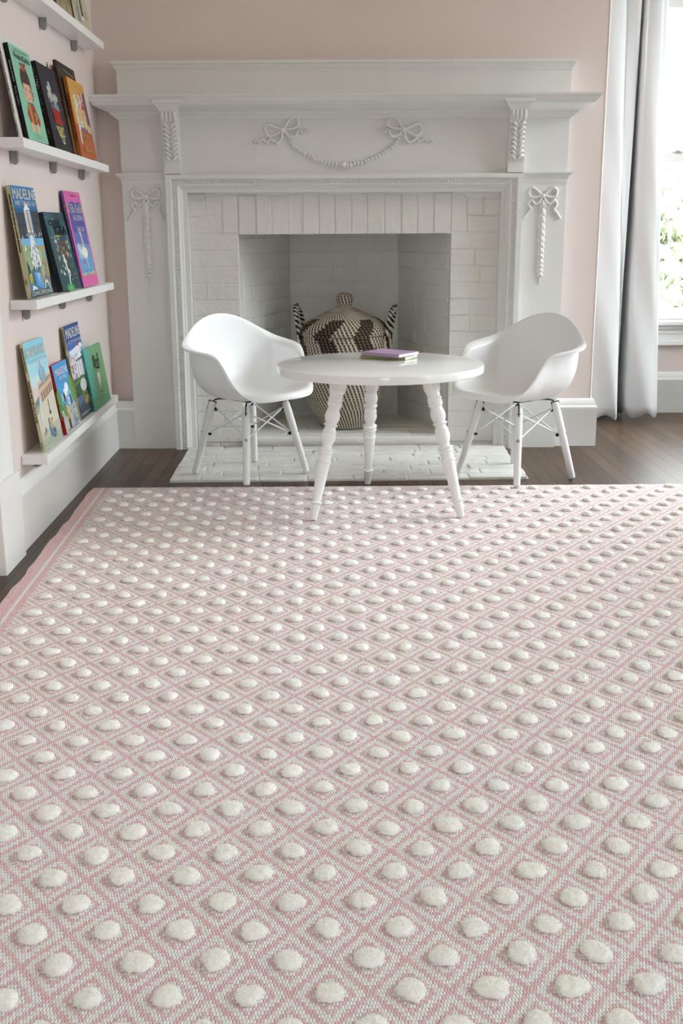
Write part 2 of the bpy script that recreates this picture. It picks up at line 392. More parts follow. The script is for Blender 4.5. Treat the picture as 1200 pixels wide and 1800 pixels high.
def ornament_leaves(b, x, y, z, s, ang, d=.004):
    R = Matrix.Rotation(ang, 3, 'Y')
    b.ell((x, y, z), s*.42, d, s, 8, 6, R)
def bead_path(pts, step):
    out = []; acc = 0
    for a, c in zip(pts, pts[1:]):
        a, c = Vector(a), Vector(c); n = max(1, int((c-a).length/step))
        for i in range(n): out.append(a.lerp(c, i/n))
    return out
def smooth_path(pts, n=8):
    pts = [Vector(p) for p in pts]; out = []
    for i in range(len(pts)-1):
        p0, p1, p2, p3 = pts[max(i-1,0)], pts[i], pts[i+1], pts[min(i+2, len(pts)-1)]
        for k in range(n):
            t = k/n
            out.append(.5*((2*p1)+(p2-p0)*t+(2*p0-5*p1+4*p2-p3)*t*t+(3*p1-p0-3*p2+p3)*t**3))
    out.append(pts[-1]); return out
def ribbon(b, pts, r, y=-.0055):
    P = smooth_path([(p[0], y, p[1]) for p in pts], 7)
    rr = [r*(1-.25*abs(math.sin(i*.9))) for i in range(len(P))]
    rr[-1] = r*.35
    b.tube(P, rr, 8)
def bow(b, c, s, ang, mir, r):
    """ribbon bow: two loops, a knot and two wavy tails; mir flips it"""
    ca, sa = math.cos(ang), math.sin(ang)
    def T(x, z):
        x *= mir
        return (c[0]+s*(x*ca-z*sa), c[1]+s*(x*sa+z*ca))
    b.ell((c[0], -.005, c[1]), r*1.7, r*1.3, r*1.7, 10, 7)
    for k in (-1, 1):
        ribbon(b, [T(k*.1, .05), T(k*.45, .38), T(k*.85, .62), T(k*1.12, .35), T(k*1.0, -.05), T(k*.6, -.1), T(k*.15, 0)], r)
        ribbon(b, [T(k*.1, -.1), T(k*.28, -.5), T(k*.62, -.62), T(k*.92, -.28)], r)

# garland on the frieze
b = MB()
cxm = .898
for k in (-1, 1):
    bx = cxm + k*.241
    c0 = (bx, 1.296)
    bow(b, c0, .062, -k*.30, 1, .0070)
    # outer and inner wavy tails
    ribbon(b, [(c0[0]+k*.050, 1.272), (c0[0]+k*.062, 1.250), (c0[0]+k*.082, 1.262), (c0[0]+k*.095, 1.254), (c0[0]+k*.108, 1.258), (c0[0]+k*.118, 1.247)], .0060)
    ribbon(b, [(c0[0]-k*.030, 1.279), (c0[0]-k*.048, 1.272), (c0[0]-k*.062, 1.296), (c0[0]-k*.080, 1.287), (c0[0]-k*.096, 1.296), (c0[0]-k*.104, 1.290)], .0060)
sw = smooth_path([(cxm-.238, -.004, 1.285), (cxm-.2, -.004, 1.236), (cxm-.15, -.004, 1.202), (cxm-.09, -.004, 1.176), (cxm-.03, -.004, 1.164), (cxm+.03, -.004, 1.164), (cxm+.09, -.004, 1.176), (cxm+.15, -.004, 1.202), (cxm+.2, -.004, 1.236), (cxm+.238, -.004, 1.285)], 6)
L_ = [0]
for i in range(1, len(sw)): L_.append(L_[-1]+(sw[i]-sw[i-1]).length)
n = 38
for i in range(n+1):
    t = L_[-1]*i/n; j = max(k for k in range(len(L_)) if L_[k] <= t+1e-9); j = min(j, len(sw)-2)
    p = sw[j].lerp(sw[j+1], (t-L_[j])/max(1e-6, L_[j+1]-L_[j])); tt = (sw[j+1]-sw[j]).normalized()
    s_ = .006+.0055*math.sin(PI*i/n)
    a = math.atan2(tt.z, tt.x); sg = 1 if i <= n/2 else -1
    R = Matrix.Rotation(-a, 3, 'Y')
    b.ell(p, .0042, .006, s_, 8, 6, R)
    b.ell(p-tt*.004*sg, .007, .0045, s_*.6, 8, 6, R)
b.ell((cxm, -.004, 1.163), .013, .008, .013, 12, 8)
for q in range(6): b.ell((cxm+.012*math.cos(q*PI/3), -.004, 1.163+.012*math.sin(q*PI/3)), .005, .005, .005, 8, 6)
b.build('garland_ornament', mp, man, smooth=60)

# pilasters with ribbon drops
for k, (p0, p1) in enumerate(((0, .181), (1.616, WU))):
    b = MB(); b.box(p0, p1, 0, .06, -.015, 1.13)
    pil = b.build('pilaster', mp, man)
    b = MB()
    ua, ub = (p0, p1+.0) if k == 0 else (p0, p1)
    prof = [(0,1.090), (.003,1.090), (.004,1.108), (.009,1.112), (.010,1.119), (.019,1.124), (.021,1.127), (.021,1.133), (0,1.133)]
    rings = []
    for d, z in prof:
        if k == 0: rings.append([(ua-d, .06, z), (ua-d, -d, z), (ub, -d, z), (ub, .06, z)])
        else: rings.append([(ua, .06, z), (ua, -d, z), (ub+d, -d, z), (ub+d, .06, z)])
    b.loft(rings); b.build('pilaster_cap', mp, pil, smooth=30)
    b = MB(); cx = (p0+p1)/2+(.003 if k == 0 else -.003)
    bow(b, (cx, 1.040), .050, 0, 1, .0066)
    for sgn in (-1, 1):
        ribbon(b, [(cx+sgn*.046, 1.026), (cx+sgn*.058, 1.006), (cx+sgn*.047, .990), (cx+sgn*.060, .972), (cx+sgn*.066, .962), (cx+sgn*.074, .950)], .0058)
    zz = 1.022; i = 0
    while zz > .735:
        s_ = .026*(.55+.45*min(1, (zz-.70)/.22))*(1.0 if zz < .985 else 1.15)
        b.ell((cx-.0055, -.0045, zz-s_*.55), .0065*s_/.026+.002, .006, s_*.62, 8, 7, Matrix.Rotation(.22, 3, 'Y'))
        b.ell((cx+.0055, -.0045, zz-s_*.55), .0065*s_/.026+.002, .006, s_*.62, 8, 7, Matrix.Rotation(-.22, 3, 'Y'))
        b.ell((cx, -.006, zz-s_*.4), .005, .007, s_*.55, 8, 7)
        zz -= s_*1.02; i += 1
    b.ell((cx, -.003, zz-.012), .0028, .003, .024, 8, 7)
    b.build('ribbon_ornament', mp, pil, smooth=60)

# moulded surround with a bead
FW, FZ, zt = .083, .070, 1.1275
fprof = [(0,-.02), (0,.030), (.24,.030), (.27,.025), (.31,.025), (.33,.020), (.51,.020), (.53,.024), (.59,.023), (.66,.015), (.74,.012), (.78,.007), (.90,.005), (1.0,.004), (1.0,-.07)]
b = MB()
uA, uB = .180, 1.617
rings = [[], [], [], []]
for s_, d in fprof:
    rings[0].append((uA+s_*FW, -d, -.02)); rings[1].append((uA+s_*FW, -d, zt-s_*FZ)); rings[2].append((uB-s_*FW, -d, zt-s_*FZ)); rings[3].append((uB-s_*FW, -d, -.02))
b.loft(rings); fr_ = b.build('surround_frame', mp, man, smooth=25)
b = MB(); s_ = .42
path = bead_path([(uA+s_*FW, -.021, .0), (uA+s_*FW, -.021, zt-s_*FZ), (uB-s_*FW, -.021, zt-s_*FZ), (uB-s_*FW, -.021, .0)], .0125)
for p in path: b.ell(p, .0050, .0045, .0050, 6, 4)
b.build('beading', mp, fr_, smooth=60)

# corbels with acanthus leaves
def corbel(cx, mir):
    prof = [(0,1.366), (.074,1.366), (.079,1.356), (.079,1.344), (.072,1.330), (.064,1.308), (.054,1.276), (.046,1.240), (.040,1.205), (.036,1.182), (.034,1.176), (.030,1.176), (.030,1.130), (0,1.130)]
    def dz(z):
        pts = [(d, q) for d, q in prof[3:10]]
        for (d1, z1), (d2, z2) in zip(pts, pts[1:]):
            if z2 <= z <= z1: return d2+(d1-d2)*(z-z2)/(z1-z2)
        return .036
    b = MB(); b.loft([[(cx-.032, -d, z) for d, z in prof], [(cx+.032, -d, z) for d, z in prof]])
    b.box(cx-.038 if mir > 0 else cx+.032, cx-.032 if mir > 0 else cx+.038, -.02, .0, 1.130, 1.366)
    c = b.build('corbel', mp, man, smooth=25)
    b = MB(); rings = []
    for hw, d, z in ((.033,.080,1.360), (.036,.082,1.364), (.037,.084,1.370), (.044,.088,1.378), (.049,.093,1.384), (.051,.095,1.389), (.058,.101,1.392), (.058,.101,1.404)):
        rings.append([(cx-hw, .0, z), (cx-hw, -d, z), (cx+hw, -d, z), (cx+hw, .0, z)])
    b.loft(rings); b.build('corbel_cap', mp, c, smooth=25)
    b = MB()
    for q in range(4):
        x = cx-.0235+q*.0157
        b.tube([(x, -.078, 1.362), (x, -.081, 1.348), (x, -.075, 1.333), (x, -.069, 1.326)], [.0062,.0066,.0062,.003], 8)
    b.build('reeding', mp, c, smooth=60)
    b = MB()
    P = [(cx, -dz(z)-.002, z) for z in [1.322-.0137*i for i in range(11)]]
    b.tube(P, [.0035]*10+[.002], 8)
    for q in range(8):
        z = 1.316-q*.0172
        for sg in (-1, 1):
            pts = []
            for t in (0, .25, .5, .75, 1):
                x = cx+sg*(.003+.022*t); zq = z-.018+.030*t-.012*t*t*t
                zq = max(1.182, min(1.326, zq))
                pts.append((x, -dz(zq)-.0015-.003*math.sin(PI*t), zq))
            b.tube(smooth_path(pts, 3), [.0024+.0044*math.sin(PI*min(1, .12+.8*i/12)) for i in range(13)], 7)
            b.ell((cx+sg*.0255, -dz(z-.004)-.001, max(1.186, z-.003)), .0045, .0045, .0062, 7, 5)
    b.build('acanthus_carving', mp, c, smooth=60)
corbel(.211, 1); corbel(WU-.211, -1)

# ------------------------------------------------------------------ brick fireplace
fire = local('fireplace', 'white painted brick fireplace with open firebox inside the mantel', 'fireplace', tilt=0)
bpnt = M['brick_paint']
D0 = .035      # facing plane, local y
b = MB(); rnd = random.Random(3)
def brick(b, x0, x1, z0, z1, y=D0, dep=.07, j=.0022):
    g = .0026
    dy = rnd.uniform(-j, j)
    b.box(x0+g, x1-g, y+dy, y+dep, z0+g, z1-g)
PZ, Z0 = .0674, .0178
for side in (0, 1):
    def mx_(a, c): return (a, c) if side == 0 else (WU+.008-c, WU+.008-a)
    for k in range(-1, 13):
        z = Z0+k*PZ
        r = rnd.random()
        if r < .35: cuts = [.262, .262+rnd.uniform(.06, .13), .4665]
        else: cuts = [.262, .4665]
        for a, c in zip(cuts, cuts[1:]): brick(b, *mx_(a, c), z, z+PZ)
    brick(b, *mx_(.4, .4665), Z0+13*PZ, 1.056)
    brick(b, *mx_(.262, .4), Z0+13*PZ, Z0+14*PZ)
    brick(b, *mx_(.332, .4), Z0+14*PZ, 1.056)
    brick(b, *mx_(.262, .332), Z0+14*PZ, Z0+15*PZ); brick(b, *mx_(.262, .332), Z0+15*PZ, 1.056)
xs = [.4665, .5386, .6029, .6691, .7295, .7976, .8628, .9309, .9953, 1.066, 1.1367, 1.202, 1.2694, 1.3385]
for a, c in zip(xs, xs[1:]): brick(b, a, c, .888, 1.052+rnd.uniform(-.006, .006))
b.box(.262, .4640, D0+.0035, D0+.068, -.01, 1.06); b.box(1.341, 1.545, D0+.0035, D0+.068, -.01, 1.06); b.box(.4640, 1.341, D0+.0035, D0+.068, .8905, 1.06)
b.build('brick_facing', bpnt, fire, bevel=.0028)
# ragged plaster line below the moulding
b = MB(); top, bot = [], []
x = .335
while x < 1.545:
    f = 1.050-.004*math.sin(x*23)-.004*rnd.random()
    if x > 1.40: f -= .012
    bot.append((x, f)); x += .012
pts = bot+[(bot[-1][0], 1.062), (.335, 1.062)]
fr0 = [b.v((x, D0-.016, z)) for x, z in pts]; bk0 = [b.v((x, D0+.01, z)) for x, z in pts]
b.face(fr0); 
for i in range(len(pts)):
    j = (i+1) % len(pts); b.face([fr0[i], fr0[j], bk0[j], bk0[i]])
b.build('ragged_plaster', bpnt, fire)
# firebox walls: splayed sides and back, running bond
SHF = 0
def brick_wall(b, p0, p1, z0, z1, bl=.205, ph=.0674, ins=1):
    p0, p1 = Vector(p0), Vector(p1); d = p1-p0; Lw = d.length; d.normalize()
    nrm = Vector((-d.y, d.x))*ins
    k = 0; z = z0
    T = Matrix(((d.x, nrm.x, 0, p0.x), (d.y, nrm.y, 0, p0.y), (0,0,1,0), (0,0,0,1)))
    while z < z1:
        x = -(bl/2 if k % 2 else 0)-rnd.uniform(0, .02)
        while x < Lw:
            a, c = max(0, x), min(Lw, x+bl)
            if c-a > .012:
                g = .0024; dy = rnd.uniform(-.0018, .0018)
                b.box(a+g, c-g, dy, .06, z+g, min(z1, z+ph)-g, M=T)
            x += bl
        z += ph; k += 1
    b.box(-.07, Lw+.07, .0032+SHF, .075, z0, z1, M=T)
BL, BR, YB = .640, 1.145, .585
b = MB()
brick_wall(b, (.4665, .104), (BL, YB), .0, 1.08)
brick_wall(b, (BL, YB), (BR, YB), .0, 1.08)
brick_wall(b, (BR, YB), (1.3385, .104), .0, 1.08)
b.build('firebox_wall', bpnt, fire, bevel=.0024)
b = MB(); b.box(.40, 1.42, .09, .72, 1.0, 1.08); b.build('firebox_ceiling', bpnt, fire)
b = MB(); prof = [(.03,-.01), (.022,.022), (.026,.036), (.036,.044), (.05,.046), (.66,.046), (.66,-.01)]
b.loft([[(x, y, z) for y, z in prof] for x in (.462, 1.343)])
for i in range(4):
    for j in range(5):
        xx = .47+j*.18+(.09 if i % 2 else 0); b.box(xx, xx+.174, .07+i*.115, .07+i*.115+.109, .04, .0485)
b.build('firebox_floor', bpnt, fire, smooth=30, bevel=.003)

# hearth of painted bricks in front
he = None
b = MB(); rnd = random.Random(11)
HX0, HX1, HY0, HY1 = -.583, .767, 3.965, 4.60
z_t = .011
b.box(HX0+.004, HX1-.004, HY0+.004, HY1, -.01, z_t-.0045)
rows = [HY0+(HY1-HY0)*q/8+(0 if q in (0, 8) else rnd.uniform(-.005, .005)) for q in range(9)]
for r, (ya, yb) in enumerate(zip(rows, rows[1:])):
    x = HX0-rnd.uniform(0, .19)
    while x < HX1:
        bl_ = rnd.uniform(.17, .24); a, c = max(HX0, x), min(HX1, x+bl_)
        if c-a > .02: b.box(a+rnd.uniform(.002,.005), c-rnd.uniform(.001,.004), ya+rnd.uniform(.001,.004), yb-rnd.uniform(.002,.005), -.01, z_t+rnd.uniform(-.0022,.0008))
        x += bl_
o = b.build('hearth', M['hearth_paint'], None, bevel=.0042)
tag(o, 'white painted brick hearth slab on the floor before the fireplace', 'hearth')
o.rotation_euler = (0,0,0)

# ------------------------------------------------------------------ seagrass basket
BK = Vector((.095, 4.862, .0525))
bas = empty('lidded_basket', BK, math.radians(-14), 'tall woven basket with domed lid and black zigzag pattern in the firebox', 'basket')
NST = 66
cream_, black_, straw_, crease_shade_ = lin((206,200,188)), lin((46,42,40)), lin((126,108,90)), lin((70,60,51))
def interp(P, z):
    for (r1, z1), (r2, z2) in zip(P, P[1:]):
        if z1 <= z <= z2: return r1+(r2-r1)*(z-z1)/(z2-z1)
    return P[-1][0]
def woven(prof, coil, pattern, name, n_s=NST, parent=bas, lidmode=False):
    """prof: list of (r, z) sampled along its length into coils of straw over-stitched with thread"""
    b = MB(); pts = [Vector((r, z)) for r, z in prof]; acc = [0]
    for a, c in zip(pts, pts[1:]): acc.append(acc[-1]+(c-a).length)
    Ltot = acc[-1]; K = max(1, int(Ltot/coil)); sub = 4; A = n_s*4
    rows, cols = [], []
    for q in range(K*sub+1):
        t = Ltot*q/(K*sub); j = max(k for k in range(len(acc)) if acc[k] <= t+1e-9); j = min(j, len(pts)-2)
        p = pts[j].lerp(pts[j+1], (t-acc[j])/max(1e-9, acc[j+1]-acc[j])); tg = (pts[j+1]-pts[j]).normalized(); nr = Vector((tg.y, -tg.x))
        k = q//sub; f = (q % sub)/sub
        bul = .0032*abs(math.sin(PI*f)) if q % sub else 0
        ring = []
        for i in range(A):
            th = 2*PI*i/A
            ph = (i/4.0+(.27*k)+.35*f) % 1.0
            e = bul+(.0016 if .1 < ph < .62 else 0)*(1 if q % sub else 0)
            r = max(.001, p.x+nr.x*e); ring.append((r*math.cos(th), r*math.sin(th), p.y+nr.y*e))
        rows.append([b.v(x) for x in ring])
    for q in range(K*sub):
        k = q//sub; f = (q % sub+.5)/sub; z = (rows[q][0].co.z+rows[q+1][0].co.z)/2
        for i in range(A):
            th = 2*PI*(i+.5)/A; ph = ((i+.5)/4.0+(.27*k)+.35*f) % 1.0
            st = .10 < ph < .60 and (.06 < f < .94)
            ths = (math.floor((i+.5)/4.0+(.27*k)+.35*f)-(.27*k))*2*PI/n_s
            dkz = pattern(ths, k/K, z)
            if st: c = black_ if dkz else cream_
            else: c = (crease_shade_ if f < .3 or f > .8 else straw_)  # darker straw at the coil edges: crease shadow put into the colour
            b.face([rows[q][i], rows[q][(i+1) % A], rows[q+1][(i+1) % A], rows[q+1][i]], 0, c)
    b.face(rows[-1]); b.face(list(reversed(rows[0])))
    return b.build(name, M['woven_fibre'], parent, smooth=180)
def zig(th, ph): return ((th*7/(2*PI)+ph) % 1.0)
def pat_body(th, t, z):
    if z < .325: return False
    return zig(th, (z-.325)*4.2) < .44 and z < .405
def pat_lid(th, t, z):
    if z > .478 or z < .412: return z < .4125
    return zig(th, .336+.0-(z-.412)*5.5) < .46
body_p = [(.10,0.0), (.112,.006), (.132,.045), (.155,.09), (.174,.14), (.186,.20), (.193,.27), (.194,.34), (.191,.39), (.187,.408)]
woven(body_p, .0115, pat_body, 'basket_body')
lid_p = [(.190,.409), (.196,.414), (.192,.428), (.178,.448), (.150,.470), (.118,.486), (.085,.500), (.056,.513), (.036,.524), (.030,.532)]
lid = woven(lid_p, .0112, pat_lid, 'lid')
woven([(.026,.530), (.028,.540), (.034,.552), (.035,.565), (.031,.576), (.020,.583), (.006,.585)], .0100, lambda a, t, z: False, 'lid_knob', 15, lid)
for sg in (-1, 1):
    b = MB(); P = []
    for i in range(29):
        t = i/28; a = PI*t
        ty = .050*math.cos(a); zz = .375+.16*math.sin(a)**.75 if 0 < t < 1 else .345
        rx = .192+.030*math.sin(a)
        P.append(Vector((sg*rx, ty, zz)))
    P = smooth_path(P, 3)
    nn = 12; rows = []; upv = Vector((sg,0,0))
    for i, p in enumerate(P):
        t = (P[min(i+1, len(P)-1)]-P[max(i-1,0)]).normalized(); a = (upv-t*upv.dot(t)).normalized(); c = t.cross(a)
        rr = .0105+.0012*math.sin(i*1.6)
        rows.append([b.v(p+(a*math.cos(2*PI*k/nn)+c*math.sin(2*PI*k/nn))*rr) for k in range(nn)])
    for i in range(len(rows)-1):
        for k in range(nn):
            ph = (i*.21+k/nn*2) % 1
            b.face([rows[i][k], rows[i][(k+1)%nn], rows[i+1][(k+1)%nn], rows[i+1][k]], 0, black_ if ph < .5 else cream_)
    b.face(rows[0]); b.face(rows[-1])
    b.build('handle', M['woven_fibre'], bas, smooth=180)

# ------------------------------------------------------------------ chairs
def catmull(keys, n):
    """keys on a half outline (front centre -> back centre); returns 2n samples all the way round"""
    K = [list(k) for k in keys]
    def mir(k): return [-k[0]]+k[1:]
    ext = [mir(K[1])]+K+[mir(K[-2])]
    half = []
    m = len(K)-1
    for i in range(m):
        p0, p1, p2, p3 = ext[i], ext[i+1], ext[i+2], ext[i+3]
        for q in range(n):
            t = q/n
            half.append([.5*(2*b1+(c-a)*t+(2*a-5*b1+4*c-d)*t*t+(3*b1-a-3*c+d)*t**3) for a, b1, c, d in zip(p0, p1, p2, p3)])
    half.append(K[-1])
    return half+[mir(k) for k in reversed(half[1:-1])]
# half outline of the rim, front centre to back centre: side, forward, height, then the bowl curve below it and the flange
KEYS = [
 (0,.205,.314,.5,.305,.80,.334,.10,-.024), (.085,.204,.315,.5,.305,.80,.334,.10,-.024), (.140,.193,.323,.5,.305,.80,.336,.10,-.020), (.174,.166,.347,.60,.304,.86,.335,.08,-.006),
 (.190,.130,.392,.68,.303,.90,.345,.05,.004), (.199,.100,.440,.76,.302,.92,.365,.06,.010), (.209,.076,.472,.82,.301,.90,.385,.10,.014), (.224,.045,.487,.84,.300,.84,.390,.16,.016),
 (.242,-.005,.494,.82,.300,.80,.395,.205,.017), (.247,-.055,.501,.82,.300,.80,.40,.20,.018), (.225,-.098,.515,.85,.301,.86,.40,.14,.022), (.178,-.127,.543,.88,.303,.92,.41,.08,.030),
 (.124,-.148,.575,.90,.304,.97,.42,.04,.030), (.064,-.160,.598,.90,.305,.99,.43,.025,.030), (0,-.164,.606,.90,.305,1.0,.43,.02,.030)]
def make_shell():
    b = MB(); S = catmull(KEYS, 8); n = len(S); rows = 30; fr_at = .76
    C = Vector((0, -.01))
    grid = []
    for k in range(1, rows+1):
        t = k/rows; ring = []
        for s_, f, zr, a1, z1, a2, z2, fl, fh in S:
            R = Vector((s_, f))-C; wr, wz = 1-fl, zr-fh
            if t <= fr_at:
                q = t/fr_at; B1, B2, B3 = 3*q*(1-q)**2, 3*q*q*(1-q), q**3
                fr = B1*a1*.97+B2*a2+B3*wr; z = (1-q)**3*.305+B1*z1+B2*z2+B3*wz
            else:
                q = (t-fr_at)/(1-fr_at)
                dx, dz = wr-a2, wz-z2; m_ = max(1e-6, abs(dz)); 
                cz = zr if fh > 0 else wz+.004; cx_ = wr+fl*(.12 if fh > 0 else .75)
                fr = (1-q)**2*wr+2*q*(1-q)*cx_+q*q; z = (1-q)**2*wz+2*q*(1-q)*cz+q*q*zr
            p = C+R*fr; ring.append(b.v((p.x, p.y, z)))
        grid.append(ring)
    c0 = b.v((C.x, C.y, .305))
    for i in range(n): b.face([c0, grid[0][i], grid[0][(i+1) % n]])
    for r1, r2 in zip(grid, grid[1:]):
        for i in range(n): b.face([r1[i], r2[i], r2[(i+1) % n], r1[(i+1) % n]])
    return b
def make_chair(loc, rz, label, group):
    t = empty('kids_armchair', loc, rz, label, 'chair', group)
    sh = make_shell().build('shell', M['chair_plastic'], t, smooth=180)
    md = sh.modifiers.new('Solidify', 'SOLIDIFY'); md.thickness = .0075; md.offset = -1
    bv = sh.modifiers.new('Bevel', 'BEVEL'); bv.width = .0028; bv.segments = 3; bv.limit_method = 'ANGLE'; bv.angle_limit = math.radians(50)
    tops = {}; feet = {}
    for sx in (-1, 1):
        for sy in (-1, 1):
            tp = Vector((sx*.096, sy*.096, .290)); ft = Vector((sx*.150, sy*.150, .0))
            ft.z = .0150 if (sy > 0 and sx*FRONT > 0) else ZF
            if FRONT < 0 and sx < 0 and sy < 0: ft.z = .0036      # this foot is on the bare boards
            tops[sx, sy], feet[sx, sy] = tp, ft
            ax = (tp-ft); Ln = ax.length; q = ax.to_track_quat('Z', 'Y').to_matrix().to_4x4()
            Mx = Matrix.Translation(ft) @ q
            b = MB(); b.lathe([(.0112,.004), (.0122,.010), (.0140,Ln*.55), (.0147,Ln*.9), (.0138,Ln-.006), (.010,Ln)], 24, Mx)
            leg = b.build('leg', M['white_wood_paint'], t, smooth=40)
            b = MB(); b.lathe([(.0085,0), (.0115,.001), (.0118,.005)], 20, Mx); b.build('foot_glide', M['glide'], leg, smooth=40)
            out = Vector((sx, sy, 0)).normalized(); out = (out-ax.normalized()*out.dot(ax.normalized())).normalized()
            for h in (.265, .172):
                p = ft+ax*((h-ft.z)/(tp.z-ft.z))
                qm = Matrix.Translation(p+out*.0128) @ out.to_track_quat('Z', 'Y').to_matrix().to_4x4()
                b = MB(); b.lathe([(.0058,0), (.0058,.0020), (.0048,.0028), (.0026,.0028), (.0026,.0010)], 16, qm); b.build('bolt_head', M['bolt_steel'], leg, smooth=40)
                qm = Matrix.Translation(p-out*.013) @ (-out).to_track_quat('Z', 'Y').to_matrix().to_4x4()
                b = MB(); b.lathe([(.0062,0), (.0066,.004), (.0062,.009), (.0035,.012)], 14, qm); b.build('bolt_cap', M['black_rubber'], leg, smooth=40)
            # black steel strap let into a slot at the leg top
            b = MB(); side = out.cross(ax.normalized()).normalized()
            pa = tp-ax.normalized()*.036; 
            Tm = Matrix((( side.x, out.x, ax.normalized().x, tp.x), (side.y, out.y, ax.normalized().y, tp.y), (side.z, out.z, ax.normalized().z, tp.z), (0,0,0,1)))
            b.box(-.0024, .0024, -.0150, .0150, -.036, .003, M=Tm); b.build('slot_plate', M['black_metal'], leg)
    b = MB()
    for sx in (-1, 1):
        for sy in (-1, 1):
            tp = tops[sx, sy]
            b.tube([(sx*.094, sy*.094, .284), (sx*.091, sy*.091, .296), (sx*.080, sy*.080, .2995), (sx*.030, sy*.030, .2985)], .0032, 8)
    b.box(-.05, .05, -.05, .05, .2945, .299)
    b.build('seat_bracket', M['black_metal'], t, smooth=40)
    cor = [(-1,-1), (1,-1), (1,1), (-1,1)]
    for i in range(4):
        A_, B_ = cor[i], cor[(i+1) % 4]
        def at(c, h): return feet[c]+(tops[c]-feet[c])*((h-feet[c].z)/(tops[c].z-feet[c].z))
        for ha, hb in ((.265, .172), (.172, .265)):
            p, q_ = at(A_, ha), at(B_, hb); ctr = Vector((0,0,p.z)); 
            p = p+(ctr-p).normalized()*.018; q_ = q_+(Vector((0,0,q_.z))-q_).normalized()*.018
            off_ = Vector((0,0,.0)) 
            inn = -(p+q_); inn.z = 0; inn.normalize()
            sgn = .0026 if ha > hb else -.0026
            b = MB(); b.tube([p+inn*sgn, q_+inn*sgn], .0029, 8); b.build('brace_rod', M['rod_white'], t, smooth=60)
    return t
FRONT, ZF = 1, .0155
HL = math.atan2(-.715, .70)-PI/2
FRONT = 1
make_chair((-.281, 4.060, 0), HL, 'white moulded plastic child armchair standing left of the round table', 'child armchairs at the round table')
HR_ = math.atan2(-.60, -.80)-PI/2
FRONT = -1
make_chair((.716, 3.992, 0), HR_, 'white moulded plastic child armchair standing right of the round table', 'child armchairs at the round table')

# ------------------------------------------------------------------ table
TC = Vector((.186, 3.600, 0))
tab = empty('round_table', TC, 0, 'low round glossy white table on three turned splayed legs', 'table')
b = MB(); b.lathe([(.330,.456), (.3385,.457), (.341,.460), (.341,.479), (.3395,.4825), (.336,.4835), (.0005,.4835)], 128); b.build('tabletop', M['gloss_white'], tab, smooth=35)
prof = [(90,180),(262,170),(268,164),(280,164),(288,150),(330,146),(345,156),(356,170),(366,168),(376,152),(388,160),(396,172),(406,162),(414,158),(424,166),(434,164),(452,134),(470,132),(500,150),(530,166),(556,171),(585,164),(610,146),(632,126),(640,140),(650,166),(660,164),(672,132),(684,120),(704,132),(722,152),(735,158),(746,150),(765,154),(790,165),(815,164),(845,150),(875,124),(905,110),(925,120),(936,176),(946,180),(956,170),(964,150),(974,152),(982,168),(990,168),(998,148),(1010,146),(1062,140),(1072,142),(1080,166),(1092,170),(1102,162),(1110,146),(1130,146),(1545,100),(1558,104),(1570,140),(1580,142),(1592,112),(1604,105),(1780,82)]
for i, ft in enumerate(((-.039, 3.362, .0152), (.158, 3.918, .0036), (.4365, 3.378, .0152))):
    ft = Vector(ft)-TC; tp = Vector((ft.x*.60, ft.y*.60, .457)); 
    ax = ft-tp; Ln = ax.length; Mx = Matrix.Translation(tp) @ ax.to_track_quat('Z', 'X').to_matrix().to_4x4()
    b = MB()
    b.lathe([(w*.000143, Ln*(y-90)/1690.0) for y, w in prof if y >= 262], 32, Mx)
    b.lathe([(.0275, -.012), (.0266, Ln*172/1690.0), (.0235, Ln*178/1690.0)], 8, Mx)
    b.build('leg', M['gloss_white'], tab, smooth=38)

# two small books on the table
def small_book(name, c0, c1, z, th, wid, rgb, label, dot=None):
    c0, c1 = Vector(c0), Vector(c1); d = (c1-c0); Lg = d.length; a = math.atan2(d.y, d.x)
    t = empty(name, (c0.x, c0.y, z), a, label, 'book', 'small books on the white table')
    b = MB(); h = .0018; cc = lin(rgb); b.color(cc)
    b.box(0, Lg, 0, wid, 0, h); b.box(0, Lg, 0, wid, th-h, th); b.box(0, Lg, -.0012, .0022, 0, th)
    cv = b.build('cover', M['printed_paper'], t, bevel=.0006)
    b = MB(); b.box(.001, Lg-.0008, .002, wid-.002, h, th-h); b.build('pages', M['paper'], t)
    return t, Lg, wid, th
gb = small_book('small_book', (.1277,3.741), (.2742,3.665), .4837, .0112, .108, (158,168,112), 'small green book under the lilac one on the white table')
lb = small_book('small_book', (.1300,3.734), (.2512,3.640), .4952, .0112, .122, (172,146,178), 'small lilac book on top of the green book on the table')

